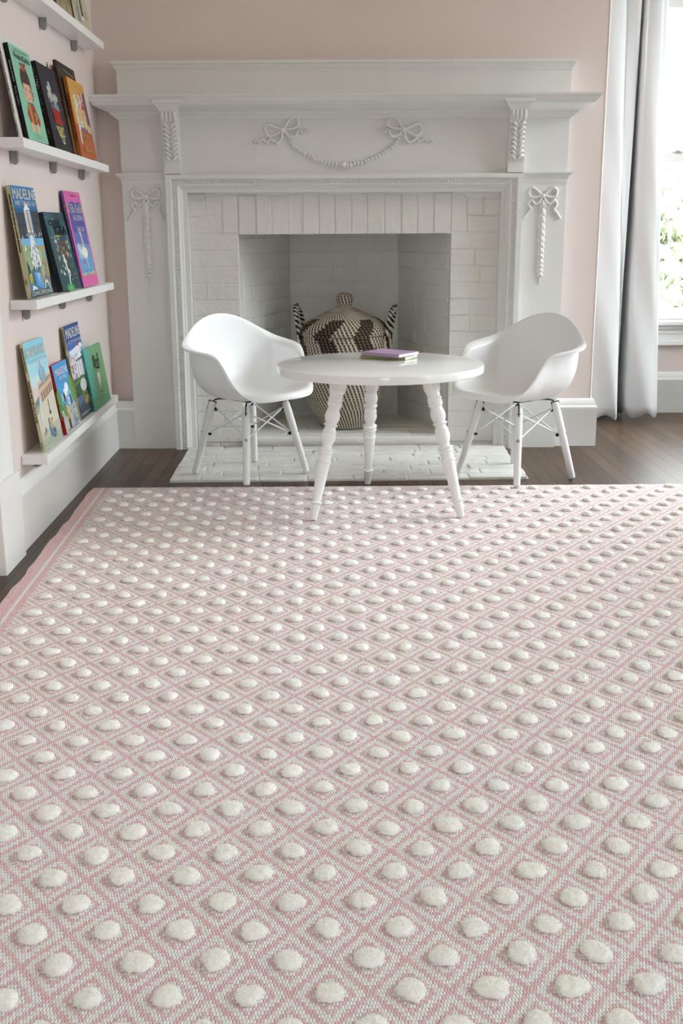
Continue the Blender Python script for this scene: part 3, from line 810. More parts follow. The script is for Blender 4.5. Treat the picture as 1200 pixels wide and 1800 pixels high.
# ------------------------------------------------------------------ text and printed art for the picture books
def text_mesh(txt):
    cu = bpy.data.curves.new('lettering', 'FONT'); cu.body = txt; cu.resolution_u = 2
    ob = bpy.data.objects.new('lettering', cu); COL.objects.link(ob)
    bpy.context.view_layer.update()
    dg = bpy.context.evaluated_depsgraph_get(); me = ob.evaluated_get(dg).to_mesh()
    vs = [v.co.copy() for v in me.vertices]; fs = [tuple(p.vertices) for p in me.polygons]
    ob.evaluated_get(dg).to_mesh_clear()
    bpy.data.objects.remove(ob); bpy.data.curves.remove(cu)
    if not vs: return [], []
    x0 = min(v.x for v in vs); x1 = max(v.x for v in vs); y0 = min(v.y for v in vs); y1 = max(v.y for v in vs)
    return [((v.x-x0)/(x1-x0), (v.y-y0)/max(1e-6, y1-y0)) for v in vs], fs
def put_text(b, txt, P, col, bold=0):
    """P maps (s, t) in the unit box of the line to a 3-D point"""
    vs, fs = text_mesh(txt); cc = lin(col)
    offs = [(0,0)] if not bold else [(-bold,0), (bold,0), (0,bold), (0,-bold)]
    for dx, dy in offs:
        V = [b.v(P(x+dx, y+dy*3)) for x, y in vs]
        for f in fs: b.face([V[i] for i in f], 0, cc)

BOOKS = []
def picture_book(name, z, Y, Wd, H, lean, Xb, th, cover, spine, art=(), titles=(), spine_text=(), label='', group='picture books on the wall ledges', pages=True, rounded=0):
    a = math.radians(lean)
    ey = Vector((-math.sin(a), 0, math.cos(a))); ex = Vector((0,1,0)); ez = Vector((math.cos(a), 0, math.sin(a)))
    t = empty(name, (0,0,0), 0, label, 'book', group)
    t.matrix_world = Matrix(((ex.x, ey.x, ez.x, Xb), (ex.y, ey.y, ez.y, Y), (ex.z, ey.z, ez.z, z+th*math.sin(a)+.0006), (0,0,0,1)))
    b = MB(); h = .0022; cc, sc = lin(cover), lin(spine)
    b.color(cc); b.box(.004, Wd, 0, H, -h, 0); b.color(sc); b.box(.0, Wd, 0, H, -th, -th+h)
    b.color(sc); b.box(0, .004, 0, H, -th, 0)
    b.build('cover', M['printed_paper'], t, bevel=.0007)
    b = MB(); b.box(.004, Wd-.003, .003, H-.003, -th+h, -h); b.build('pages', M['paper'], t)
    if art:
        b = MB(); k = 0
        for it in art:
            k += 1; zz = .0002+k*.00003
            ty, col = it[0], lin(it[1])
            if ty == 'p': b.poly([(x*Wd, y*H, zz) for x, y in it[2]], 0, col)
            elif ty == 'r':
                x0, y0, x1, y1 = it[2:6]; b.poly([(x0*Wd,y0*H,zz), (x1*Wd,y0*H,zz), (x1*Wd,y1*H,zz), (x0*Wd,y1*H,zz)], 0, col)
            elif ty == 'e':
                cx, cy, rx, ry = it[2:6]; b.poly([((cx+rx*math.cos(q*PI/9))*Wd, (cy+ry*math.sin(q*PI/9))*H, zz) for q in range(18)], 0, col)
            elif ty == 'l':
                pts, w_ = it[2], it[3]
                for (xa, ya), (xb, yb) in zip(pts, pts[1:]):
                    A_ = Vector((xa*Wd, ya*H, 0)); B_ = Vector((xb*Wd, yb*H, 0)); d = (B_-A_); 
                    if d.length < 1e-6: continue
                    n_ = Vector((-d.y, d.x, 0)).normalized()*w_*Wd/2
                    b.poly([(q.x, q.y, zz) for q in (A_-n_, B_-n_, B_+n_, A_+n_)], 0, col)
            elif ty == 'dots':      # scattered small spots: seed, count, box, size
                rr = random.Random(it[2]); x0, y0, x1, y1 = it[4]
                for q in range(it[3]):
                    x, y = rr.uniform(x0, x1), rr.uniform(y0, y1); s_ = it[5]*rr.uniform(.6, 1.3)
                    b.poly([((x+s_*math.cos(w*PI/3))*Wd, y*H+s_*Wd*1.2*math.sin(w*PI/3), zz) for w in range(6)], 0, col)
        b.build('illustration', M['printed_paper'], t, recalc=False)
    for txt, col, x0, y0, x1, y1, *rest in titles:
        b = MB(); bold = rest[0] if rest else 0; slope = rest[1] if len(rest) > 1 else 0
        put_text(b, txt, lambda s_, t_: ((x0+(x1-x0)*s_)*Wd, (y0+(y1-y0)*t_+slope*s_)*H, .0022), col, bold*(1.0 if y1-y0 > .06 else .45))
        b.build('title_lettering', M['printed_paper'], t, recalc=False)
    for txt, col, y0, y1 in spine_text:     # reads downwards from y0 to y1
        b = MB()
        put_text(b, txt, lambda s_, t_: (-.0006, (y0+(y1-y0)*s_)*H, -th*.28-th*.44*(1-t_)), col, .004)
        b.build('spine_lettering', M['printed_paper'], t, recalc=False)
    return t

SPB = (38,34,30)
# lowest ledge
picture_book('picture_book', .2668, 3.2405, .236, .326, 7.5, -.8425, .0105, (196,212,214), (201,190,150),
 art=[('r',(140,204,224),0,.80,1,1), ('r',(166,214,226),0,.66,1,.82), ('r',(196,220,220),0,.52,1,.68), ('p',(214,196,196),[(0,.42),(.5,.50),(0,.62)]),
  ('p',(206,200,184),[(0,.10),(1,.10),(1,.46),(.6,.47),(0,.36)]), ('r',(168,176,158),0,0,1,.12), ('p',(186,186,170),[(0,.1),(1,.1),(1,.2),(0,.17)]),
  ('p',(120,134,128),[(0,.36),(.2,.40),(.25,.50),(0,.45)]), ('p',(150,166,150),[(0,.34),(.13,.36),(.13,.42),(0,.40)]),
  ('p',(206,184,162),[(.28,.50),(.98,.56),(.98,.66),(.28,.61)]), ('p',(188,160,140),[(.32,.42),(.98,.49),(.98,.57),(.32,.51)]), ('p',(176,150,134),[(.28,.545),(.98,.60),(.98,.62),(.28,.565)]),
  ('l',(96,78,70),[(.40,.43),(.40,.515)],.03), ('l',(96,78,70),[(.50,.44),(.50,.525)],.03), ('l',(96,78,70),[(.60,.45),(.60,.535)],.03), ('l',(96,78,70),[(.70,.46),(.70,.545)],.03), ('l',(96,78,70),[(.80,.47),(.80,.555)],.03), ('l',(96,78,70),[(.9,.48),(.9,.565)],.03),
  ('l',(110,90,80),[(.32,.575),(.96,.63)],.014), ('e',(126,170,196),.60,.67,.16,.075), ('r',(140,166,178),.46,.625,.74,.66), ('l',(206,224,230),[(.52,.64),(.56,.73)],.014), ('l',(206,224,230),[(.62,.65),(.61,.74)],.014), ('p',(186,168,140),[(.57,.735),(.64,.74),(.61,.80)]),
  ('l',(120,104,88),[(.62,.43),(.62,.30)],.03), ('e',(92,84,76),.62,.30,.05,.02), ('p',(196,204,202),[(.10,.22),(.24,.24),(.16,.36)]), ('p',(226,228,222),[(.16,.30),(.19,.30),(.18,.42),(.16,.42)]),
  ('l',(228,230,226),[(.42,.30),(.44,.25),(.48,.23)],.025), ('l',(228,230,226),[(.82,.28),(.86,.24)],.02),
  ('p',(66,126,160),[(.44,.26),(.50,.26),(.56,.07),(.44,.09)]), ('dots',(206,172,84),3,22,(.46,.08,.66,.25),.018), ('dots',(72,120,172),5,16,(.54,.06,.70,.14),.022), ('dots',(196,200,196),6,14,(.3,.6,.98,.78),.010), ('e',(190,140,90),.18,.14,.035,.018), ('e',(66,86,120),.25,.17,.02,.03), ('l',(206,200,184),[(.32,.03),(.42,.12)],.02), ('l',(206,200,184),[(.8,.03),(.74,.16)],.015)],
 titles=[('MADELINE',(240,242,238),.05,.855,.96,.945,.006), ('AND THE CATS OF ROME',(236,240,238),.07,.80,.98,.832,.002), ('JOHN BEMELMANS MARCIANO',(232,236,228),.04,.022,.97,.056,.002)],
 spine_text=[('BEMELMANS MARCIANO',SPB,.96,.74), ('MADELINE AND THE CATS OF ROME',SPB,.66,.27), ('VIKING',SPB,.09,.02)],
 label='tall pale blue picture book with a domed church, leftmost on the lowest ledge')
picture_book('picture_book', .2680, 3.510, .198, .226, 9.0, -.8365, .0122, (92,160,206), (184,30,28),
 art=[('r',(74,150,212),0,.52,1,1), ('r',(120,180,220),0,.46,1,.56), ('e',(96,142,70),.03,.52,.13,.14), ('e',(84,130,62),.0,.36,.12,.10), ('e',(104,150,66),.98,.56,.14,.20), ('e',(226,232,234),.48,.56,.14,.06), ('e',(234,236,236),.62,.62,.12,.07), ('e',(222,230,232),.36,.50,.10,.05),
  ('r',(174,184,178),0,0,1,.34), ('p',(160,174,160),[(0,.30),(.4,.34),(1,.36),(1,.28),(0,.2)]), ('e',(110,134,84),.26,.33,.14,.10), ('e',(88,68,96),.36,.50,.07,.07), ('p',(74,58,44),[(.36,.6),(.44,.5),(.40,.44),(.32,.5)]), ('e',(214,216,212),.60,.42,.09,.055), ('e',(150,156,160),.60,.42,.05,.03),
  ('r',(206,170,140),.34,.27,.46,.38), ('e',(168,140,94),.36,.19,.09,.075), ('p',(60,52,46),[(.30,.04),(.44,.05),(.42,.18),(.30,.17)]), ('dots',(206,170,82),9,18,(.55,.10,.78,.36),.024), ('dots',(70,120,196),10,22,(.56,.06,.86,.30),.022), ('p',(66,84,126),[(.70,.36),(.78,.36),(.80,.48),(.72,.52)]), ('e',(70,96,60),.92,.10,.03,.02), ('e',(70,96,60),.90,.18,.025,.018)],
 titles=[('MADELINE',(238,242,244),.10,.83,.90,.93,.008), ('SAYS MERCI',(238,242,244),.26,.755,.78,.81,.006), ('The Always Be Polite Book',(214,190,110),.20,.70,.84,.722,.002), ('JOHN BEMELMANS MARCIANO',(196,70,52),.08,.018,.94,.05,.002)],
 spine_text=[('Bemelmans Marciano',(206,130,50),.95,.66), ('MADELINE SAYS MERCI',(240,236,230),.62,.22), ('VIKING',(206,130,50),.12,.03)],
 label='short blue picture book with a bright red spine on the lowest ledge')
picture_book('picture_book', .2700, 3.776, .232, .325, 7.4, -.8475, .0085, (92,112,140), (198,188,150),
 art=[('r',(52,78,144),0,.80,1,1), ('r',(74,106,166),0,.72,1,.83), ('r',(140,172,206),0,.60,1,.74), ('p',(216,224,232),[(.05,.72),(.9,.78),(1,.74),(.3,.66)]), ('p',(206,218,228),[(0,.62),(.5,.66),(.4,.60),(0,.58)]),
  ('r',(226,230,232),.34,.42,1,.60), ('p',(232,234,236),[(.40,.60),(.98,.62),(.68,.75)]), ('p',(150,160,172),[(.46,.615),(.9,.63),(.68,.72)]), ('p',(234,236,238),[(.50,.625),(.86,.635),(.68,.71)]), ('r',(196,60,56),.66,.75,.74,.79), ('l',(70,76,88),[(.34,.605),(1,.625)],.02),
  ('l',(90,96,108),[(.45,.43),(.45,.6)],.03), ('l',(90,96,108),[(.60,.43),(.60,.6)],.03), ('l',(90,96,108),[(.75,.43),(.75,.6)],.03), ('l',(90,96,108),[(.9,.43),(.9,.6)],.03), ('dots',(232,224,226),2,46,(.02,.42,.36,.68),.034), ('dots',(206,150,156),4,26,(.02,.42,.36,.68),.016),
  ('r',(58,96,66),0,.24,1,.43), ('r',(40,72,54),0,.36,1,.38), ('p',(86,128,76),[(0,.38),(.5,.44),(1,.42),(1,.39),(0,.36)]), ('e',(60,80,60),.58,.33,.24,.085), ('e',(212,218,214),.58,.335,.21,.07), ('l',(120,128,120),[(.42,.30),(.5,.38)],.014), ('l',(120,128,120),[(.55,.28),(.58,.40)],.014), ('l',(120,128,120),[(.7,.29),(.68,.39)],.014),
  ('r',(60,74,86),0,0,1,.17), ('dots',(196,176,104),8,40,(.42,.14,.98,.26),.026), ('dots',(74,70,60),12,26,(.42,.13,.98,.27),.016), ('dots',(110,140,160),13,12,(.05,.12,.35,.24),.02)],
 titles=[('MADELINE',(238,240,240),.05,.865,.97,.965,.006), ('AT THE WHITE HOUSE',(226,230,234),.10,.805,.97,.84,.003), ('JOHN BEMELMANS MARCIANO',(206,212,214),.04,.02,.97,.06,.002)],
 spine_text=[('BEMELMANS MARCIANO',SPB,.97,.76), ('MADELINE AT THE WHITE HOUSE',SPB,.69,.28)],
 label='tall dark blue picture book with a white columned mansion, behind the wide green book')
picture_book('picture_book', .2715, 3.963, .300, .222, 8.0, -.8355, .0092, (104,160,128), (84,160,160),
 art=[('p',(92,172,164),[(0,0),(.16,0),(.18,1),(0,1)]), ('p',(98,168,146),[(.14,0),(.30,0),(.34,1),(.16,1)]), ('p',(112,166,124),[(.26,0),(.5,0),(.56,1),(.30,1)]), ('p',(120,168,120),[(.42,0),(1,0),(1,1),(.46,1)]), ('p',(96,156,116),[(0,0),(1,0),(1,.12),(0,.2)]),
  ('e',(206,212,204),.56,.48,.085,.075), ('p',(206,212,204),[(.48,.5),(.64,.5),(.62,.38),(.55,.29),(.50,.38)]), ('p',(120,168,120),[(.53,.57),(.57,.57),(.55,.52)]),
  ('l',(58,84,66),[(.44,.27),(.50,.22),(.60,.22),(.68,.30)],.010)],
 titles=[('Woolf',(44,60,48),.36,.60,.72,.86,.004), ('by Willow Dawson',(60,92,74),.46,.19,.66,.225,0)],
 spine_text=[('WOOLF',(40,90,90),.93,.80), ('WOOLF IN VIRGINIA',(40,84,84),.66,.24), ('PRESS',(40,90,90),.14,.04)],
 label='wide green picture book with a small pale bird, rightmost on the lowest ledge')
# third ledge up from the floor row: hat, yoga, ballerina
picture_book('picture_book', .7222, 3.2306, .262, .318, 6.8, -.845, .0135, (88,128,150), (190,180,142),
 art=[('r',(48,112,166),0,.70,1,1), ('r',(58,124,180),0,.86,1,1), ('r',(38,92,140),0,.76,1,.80), ('r',(64,132,180),0,.70,1,.74), ('r',(58,66,74),.02,.52,.36,.76), ('r',(58,66,74),.66,.52,1,.78), ('r',(44,52,60),.02,.64,.36,.66), ('r',(44,52,60),.66,.66,1,.68), ('dots',(206,212,214),4,5,(.06,.53,.34,.57),.014), ('dots',(206,212,214),5,5,(.70,.54,.98,.58),.014),
  ('r',(120,170,206),.36,.50,.66,.56), ('p',(234,236,234),[(.36,.78),(.64,.79),(.50,.86)]), ('r',(226,230,230),.38,.58,.62,.78), ('l',(56,60,66),[(.42,.60),(.42,.77)],.014), ('l',(56,60,66),[(.47,.60),(.47,.77)],.014), ('l',(56,60,66),[(.55,.60),(.55,.77)],.014), ('l',(56,60,66),[(.59,.60),(.59,.77)],.014), ('p',(150,74,48),[(.485,.79),(.515,.79),(.54,.56),(.50,.56)]), ('r',(150,150,140),.36,.565,.66,.585),
  ('r',(120,176,212),0,.46,1,.53), ('p',(150,170,130),[(0,.22),(.4,.26),(.36,.46),(0,.48)]), ('p',(140,160,146),[(.6,.14),(1,.16),(1,.46),(.62,.46)]), ('p',(170,180,150),[(.66,.18),(.8,.18),(.8,.42),(.68,.42)]), ('p',(60,66,66),[(.06,.24),(.18,.18),(.16,.28),(.07,.34)]), ('p',(228,228,220),[(.10,.42),(.18,.43),(.14,.48)]), ('e',(196,160,70),.86,.44,.10,.02),
  ('p',(216,222,224),[(.42,.56),(.54,.56),(.72,.30),(.30,.30)]), ('dots',(66,84,92),7,34,(.30,.24,.70,.46),.016), ('dots',(228,232,232),8,30,(.30,.26,.68,.44),.020), ('p',(92,156,214),[(.30,.22),(.66,.20),(.62,.06),(.36,.10)]), ('p',(160,192,214),[(.40,.22),(.56,.21),(.5,.12)]), ('l',(92,110,120),[(.26,.22),(.28,.06)],.03), ('p',(198,140,60),[(.60,.22),(.68,.20),(.66,.08),(.62,.12)]), ('dots',(206,164,70),15,26,(.74,.10,.94,.34),.020), ('dots',(66,96,160),16,14,(.74,.10,.94,.30),.016),
  ('e',(164,160,60),.12,.17,.08,.045), ('e',(196,170,60),.16,.20,.04,.02), ('p',(206,220,230),[(.10,.06),(.34,.05),(.30,.09),(.14,.11)]), ('l',(214,224,230),[(.66,.06),(.74,.13),(.84,.12),(.92,.04)],.03), ('r',(52,76,84),0,0,1,.045), ('p',(52,76,84),[(0,.04),(1,.04),(.8,.065),(.5,.05),(.2,.07)])],
 titles=[('MADELINE',(240,240,236),.03,.885,.97,.975,.006), ('AND THE BAD HAT',(238,240,238),.04,.825,.96,.868,.004), ('LUDWIG BEMELMANS',(238,240,238),.03,.012,.97,.052,.004)],
 spine_text=[('MADELINE AND THE BAD HAT by LUDWIG BEMELMANS',SPB,.92,.41), ('VIKING',SPB,.17,.12)],
 label='large blue picture book with a white tower and fountain on its cover')
picture_book('picture_book', .7205, 3.6014, .275, .252, 11.2, -.8385, .0165, (52,84,92), (28,38,42),
 art=[('r',(48,80,90),0,.5,1,1), ('p',(60,98,108),[(.05,1),(.3,1),(.4,.5),(.2,.5)]), ('p',(44,72,80),[(.5,1),(.8,1),(.9,0),(.6,0)]), ('p',(66,104,120),[(.75,.9),(1,.8),(1,.5),(.85,.6)]), ('p',(44,78,82),[(0,0),(.4,0),(.3,.4),(0,.4)]), ('e',(70,138,86),.44,.02,.20,.06), ('e',(96,176,106),.44,.015,.12,.035),
  ('l',(122,78,48),[(.46,.46),(.34,.50),(.22,.52)],.022), ('l',(122,78,48),[(.46,.44),(.60,.48),(.74,.47)],.022), ('l',(122,78,48),[(.47,.46),(.46,.56),(.52,.62)],.018), ('l',(122,78,48),[(.40,.49),(.34,.56)],.014), ('l',(122,78,48),[(.62,.48),(.66,.58)],.014),
  ('p',(226,224,214),[(.42,.46),(.50,.45),(.52,.34),(.46,.34)]), ('p',(226,224,214),[(.46,.35),(.52,.35),(.54,.22),(.49,.22)]), ('p',(220,218,208),[(.49,.23),(.53,.23),(.50,.06),(.47,.06)]), ('l',(220,218,208),[(.53,.25),(.60,.19),(.53,.16)],.022),
  ('dots',(226,228,222),21,22,(.14,.20,.86,.66),.020), ('dots',(196,74,60),22,12,(.16,.36,.80,.62),.016), ('dots',(206,180,80),23,9,(.2,.36,.8,.62),.016), ('dots',(104,156,90),24,14,(.14,.26,.82,.60),.014), ('dots',(210,226,236),25,12,(.02,.02,.98,.98),.010), ('l',(186,170,70),[(.22,.665),(.34,.695),(.56,.69)],.012)],
 titles=[('GOOD NIGHT',(28,46,50),.12,.83,.70,.90,.004), ('YOGA',(26,42,46),.30,.71,.92,.83,.008), ('Mariam Gates',(196,176,80),.64,.165,.92,.195,.002), ('Sarah Jane Hinder',(186,168,84),.66,.115,.94,.14,.001)],
 label='small dark teal picture book with a figure balancing under a tree, between two taller books')
picture_book('picture_book', .7170, 3.9116, .262, .331, 9.2, -.837, .0095, (206,96,160), (110,84,150),
 art=[('r',(212,104,166),0,0,1,1), ('p',(86,88,164),[(.10,.12),(.92,.13),(.94,.84),(.84,.90),(.6,.88),(.4,.90),(.2,.88),(.09,.83)]), ('p',(98,110,180),[(.10,.12),(.92,.13),(.93,.56),(.10,.58)]), ('p',(120,150,200),[(.10,.12),(.92,.13),(.93,.44),(.10,.46)]), ('p',(98,160,206),[(.10,.12),(.92,.13),(.93,.30),(.10,.32)]), ('p',(150,186,216),[(.14,.3),(.7,.28),(.6,.42),(.2,.44)]),
  ('e',(196,212,226),.26,.41,.10,.05), ('e',(206,220,228),.34,.36,.08,.035), ('l',(66,84,150),[(.30,.50),(.30,.40)],.02), ('l',(66,84,150),[(.74,.52),(.72,.40)],.02), ('l',(66,84,150),[(.84,.50),(.82,.38)],.02),
  ('e',(232,230,222),.54,.36,.17,.058), ('p',(226,206,184),[(.48,.54),(.54,.54),(.57,.40),(.50,.40)]), ('e',(214,186,160),.50,.565,.035,.022), ('l',(222,206,190),[(.48,.54),(.42,.60)],.02), ('l',(222,206,190),[(.54,.53),(.50,.62)],.02), ('l',(226,214,204),[(.56,.31),(.60,.17)],.022), ('p',(70,70,110),[(.58,.165),(.64,.165),(.62,.19)]),
  ('p',(196,76,140),[(.32,.235),(.44,.24),(.42,.29),(.36,.29)]), ('e',(206,170,146),.35,.315,.03,.022), ('l',(216,190,170),[(.38,.235),(.40,.165)],.018), ('p',(80,70,110),[(.38,.155),(.44,.155),(.41,.18)]), ('dots',(226,232,238),31,26,(.12,.16,.9,.5),.008), ('dots',(196,196,96),32,22,(.10,.118,.92,.14),.018), ('dots',(226,214,196),34,14,(.10,.118,.92,.145),.016), ('dots',(206,190,120),33,10,(.06,.78,.14,.9),.016), ('dots',(206,190,120),35,10,(.86,.78,.95,.9),.016)],
 titles=[('James Mayhew presents',(96,40,84),.34,.945,.72,.968,.001), ('Ella Bella',(232,226,238),.20,.775,.88,.865,.006), ('BALLERINA',(226,222,238),.24,.695,.86,.755,.004), ('Swan Lake',(228,226,240),.34,.585,.80,.645,.004)],
 spine_text=[('Ella Bella BALLERINA and Swan Lake',(196,190,220),.86,.40), ('ORCHARD',(200,196,222),.2,.05)],
 label='tall pink picture book with a dancing ballerina, rightmost on its ledge')
# second ledge from the top
picture_book('picture_book', 1.1665, 3.262, .262, .284, 8.7, -.8490, .0070, (214,214,208), (214,208,202),
 art=[('p',(60,50,46),[(.66,.93),(.72,.95),(.76,.88),(.70,.87)]), ('e',(170,70,50),.80,.86,.03,.018), ('l',(70,58,52),[(.74,.92),(.82,.85)],.02), ('e',(70,60,56),.52,.90,.03,.02), ('e',(186,96,76),.58,.88,.02,.014)],
 spine_text=[('HAPPY BIRTHDAY, MADAME CHAPEAU',(150,60,48),.98,.24), ('ABRAMS',(70,64,60),.15,.04)],
 label='tall white picture book mostly hidden behind the mint green book')
picture_book('picture_book', 1.1655, 3.2914, .232, .260, 9.0, -.8330, .0125, (134,188,162), (18,18,20),
 art=[('r',(134,188,162),0,0,1,1), ('e',(58,50,44),.48,.64,.235,.17), ('e',(58,50,44),.50,.74,.15,.08), ('e',(58,50,44),.66,.52,.06,.07), ('e',(214,172,146),.48,.545,.185,.135), ('p',(58,50,44),[(.30,.62),(.66,.62),(.60,.70),(.36,.70)]), ('e',(206,160,136),.31,.50,.025,.03), ('e',(206,160,136),.66,.49,.025,.03), ('e',(46,40,38),.40,.555,.022,.02), ('e',(46,40,38),.58,.55,.022,.02), ('e',(214,140,120),.36,.50,.04,.024), ('e',(214,140,120),.62,.495,.04,.024), ('l',(150,70,60),[(.44,.465),(.49,.455),(.54,.465)],.010),
  ('e',(170,62,46),.48,.80,.10,.045), ('e',(196,110,60),.42,.79,.04,.022), ('e',(150,50,44),.54,.815,.045,.026), ('e',(70,96,66),.36,.82,.035,.018), ('e',(70,96,66),.60,.835,.035,.018),
  ('p',(160,62,44),[(.36,.42),(.62,.42),(.80,.24),(.72,.17),(.28,.20),(.22,.28)]), ('p',(176,140,70),[(.34,.41),(.44,.41),(.46,.18),(.38,.18)]), ('p',(70,104,92),[(.34,.42),(.64,.42),(.60,.395),(.38,.395)]), ('p',(62,50,50),[(.52,.34),(.62,.34),(.66,.18),(.56,.18)]), ('dots',(196,160,80),41,8,(.54,.2,.66,.34),.022), ('e',(214,172,146),.34,.145,.085,.055), ('e',(214,172,146),.62,.145,.085,.055)],
 titles=[('Little People, BIG DREAMS',(60,78,72),.22,.945,.80,.968,.001), ('Frida Kahlo',(42,50,48),.16,.865,.90,.925,.005), ('Written by Maria Isabel',(70,96,84),.30,.055,.78,.072,.001), ('Gee Fan Eng',(70,96,84),.38,.025,.72,.042,.001)],
 spine_text=[('Little People, BIG DREAMS',(206,206,200),.82,.60), ('Frida Kahlo',(206,206,200),.55,.36)],
 label='mint green picture book with a dark haired woman in a red dress, black spine')
picture_book('picture_book', 1.1630, 3.634, .246, .262, 10.3, -.8370, .0195, (32,34,44), (16,17,22),
 art=[('e',(150,180,204),.46,.76,.065,.055), ('dots',(214,214,208),51,24,(.28,.58,.5,.72),.030), ('dots',(220,220,214),52,24,(.50,.50,.72,.66),.028), ('dots',(150,170,186),53,30,(.30,.48,.70,.6),.016), ('p',(170,40,38),[(.30,.50),(.66,.46),(.72,.30),(.34,.32)]), ('dots',(40,40,48),54,24,(.30,.31,.72,.5),.014), ('l',(196,64,54),[(.36,.48),(.40,.34)],.02), ('l',(196,64,54),[(.48,.47),(.50,.34)],.02), ('l',(196,64,54),[(.60,.46),(.62,.33)],.02),
  ('p',(196,190,120),[(.30,.29),(.36,.28),(.46,.16),(.40,.16)]), ('p',(206,200,130),[(.44,.28),(.50,.28),(.52,.14),(.46,.13)]), ('p',(196,190,120),[(.56,.27),(.74,.30),(.62,.22),(.64,.12),(.56,.10)]), ('l',(206,200,130),[(.48,.12),(.56,.08),(.64,.10)],.022), ('dots',(196,80,74),55,16,(.2,.2,.9,.8),.010), ('dots',(200,200,190),56,22,(.2,.14,.9,.8),.008), ('dots',(70,90,130),57,20,(.2,.1,.9,.3),.010)],
 titles=[('Good Night',(222,222,214),.28,.58,.76,.68,.008), ('STORIES',(136,164,188),.36,.50,.70,.555,.004), ('REBEL',(206,66,58),.30,.34,.74,.47,.010), ('GIRLS',(206,200,130),.34,.16,.70,.28,.008)],
 spine_text=[('Good Night',(222,222,214),.93,.68), ('STORIES',(110,156,186),.67,.49), ('for',(190,180,120),.46,.42), ('REBEL',(186,46,46),.40,.26), ('GIRLS',(196,190,110),.23,.09)],
 label='thick black picture book with colourful lettering between the mint and brown books')
picture_book('picture_book', 1.1620, 3.872, .090, .290, 7.6, -.8640, .0150, (30,30,34), (60,56,54),
 art=[('r',(206,204,198),.0,.90,.55,1), ('dots',(170,60,54),61,8,(.05,.91,.5,.99),.06), ('r',(150,150,150),.0,.86,.4,.9)],
 label='narrow black book with a white and red corner, peeping out behind the thick black one')
picture_book('picture_book', 1.1610, 3.962, .285, .312, 8.6, -.8490, .0180, (58,52,46), (86,52,36),
 art=[('r',(50,46,42),0,.6,1,1), ('r',(110,82,52),0,0,.9,.4), ('l',(130,120,104),[(.35,.94),(.85,.91)],.02), ('r',(170,66,46),.86,.9,.94,.94)],
 titles=[('Michelle Markel',(140,130,112),.30,.915,.84,.94,.002,-.03)],
 spine_text=[('BOOK of Artemis',(178,150,104),.93,.56), ('the oldest tales',(130,112,80),.50,.22)],
 label='tall dark brown book standing behind the ochre book')
picture_book('picture_book', 1.1610, 4.000, .266, .264, 8.0, -.8340, .0135, (200,148,74), (186,110,46),
 art=[('r',(202,152,76),0,.40,1,1), ('r',(178,88,54),0,0,1,.42), ('p',(214,214,206),[(.18,.42),(.20,.78),(.32,.82),(.44,.70),(.52,.40),(.36,.36)]), ('p',(206,172,126),[(.30,.44),(.28,.60),(.40,.70),(.50,.50)]), ('l',(90,90,90),[(.20,.70),(.32,.78),(.42,.70)],.012), ('l',(90,90,90),[(.20,.62),(.30,.70)],.012), ('l',(90,90,90),[(.22,.52),(.30,.58)],.012), ('l',(90,90,90),[(.26,.44),(.46,.42)],.012), ('p',(206,206,200),[(.16,.18),(.24,.16),(.30,.42),(.18,.48)]),
  ('e',(206,172,124),.62,.55,.14,.13), ('e',(220,190,140),.66,.44,.09,.06), ('p',(176,54,44),[(.46,.66),(.78,.64),(.74,.80),(.60,.86),(.50,.80)]), ('dots',(232,226,214),71,22,(.49,.66,.75,.83),.022), ('e',(50,40,36),.66,.58,.018,.02), ('p',(84,66,120),[(.78,.84),(.92,.90),(.98,.44),(.82,.46)]), ('p',(150,160,80),[(.78,.50),(.98,.42),(.98,.37),(.78,.46)]), ('p',(120,76,56),[(.30,.40),(.86,.38),(.86,.34),(.36,.36)]), ('l',(96,110,170),[(.36,.385),(.96,.36)],.03), ('p',(214,184,136),[(.74,.36),(.96,.34),(.9,.44),(.78,.46)])],
 titles=[('THE',(196,160,84),.12,.30,.24,.335,.002), ('Spooky',(206,172,96),.26,.255,.80,.335,.006), ('Spells of',(206,172,96),.22,.165,.78,.235,.006), ('Halloween',(206,172,96),.24,.075,.88,.145,.006), ('told by the witches',(120,84,40),.36,.90,.84,.92,.001)],
 spine_text=[('THE SPOOKY SPELLS OF HALLOWEEN',(90,52,28),.80,.20)],
 label='ochre picture book with three heads in hats, rightmost beside the mantel shelf')
# top ledge
picture_book('picture_book', 1.6060, 3.770, .230, .270, 8.0, -.834, .012, (150,142,110), (110,92,60),
 art=[('r',(152,144,112),0,0,1,1), ('dots',(120,112,80),81,40,(.05,.02,.98,.6),.05), ('l',(90,84,60),[(.6,0),(.75,.5)],.02), ('l',(96,90,64),[(.8,0),(.7,.4)],.02), ('l',(96,90,64),[(.9,.3),(.7,.2)],.016), ('dots',(176,168,130),82,26,(.4,.02,.98,.5),.03)],
 label='olive patterned picture book on the top ledge, left of the beige one')
picture_book('picture_book', 1.6060, 4.030, .262, .290, 8.0, -.834, .0195, (190,182,154), (110,80,64),
 art=[('r',(192,186,158),0,0,1,1), ('p',(130,142,146),[(.22,.02),(.46,.04),(.40,.26),(.24,.24)]), ('r',(58,48,46),.52,.12,.66,.6), ('r',(96,88,84),.56,.16,.62,.55), ('r',(222,220,212),.5,.08,.68,.12), ('dots',(150,150,130),84,26,(.05,.02,.5,.4),.03), ('e',(160,158,136),.82,.16,.10,.05)],
 label='beige picture book with a brown spine on the top ledge, right of the olive one')

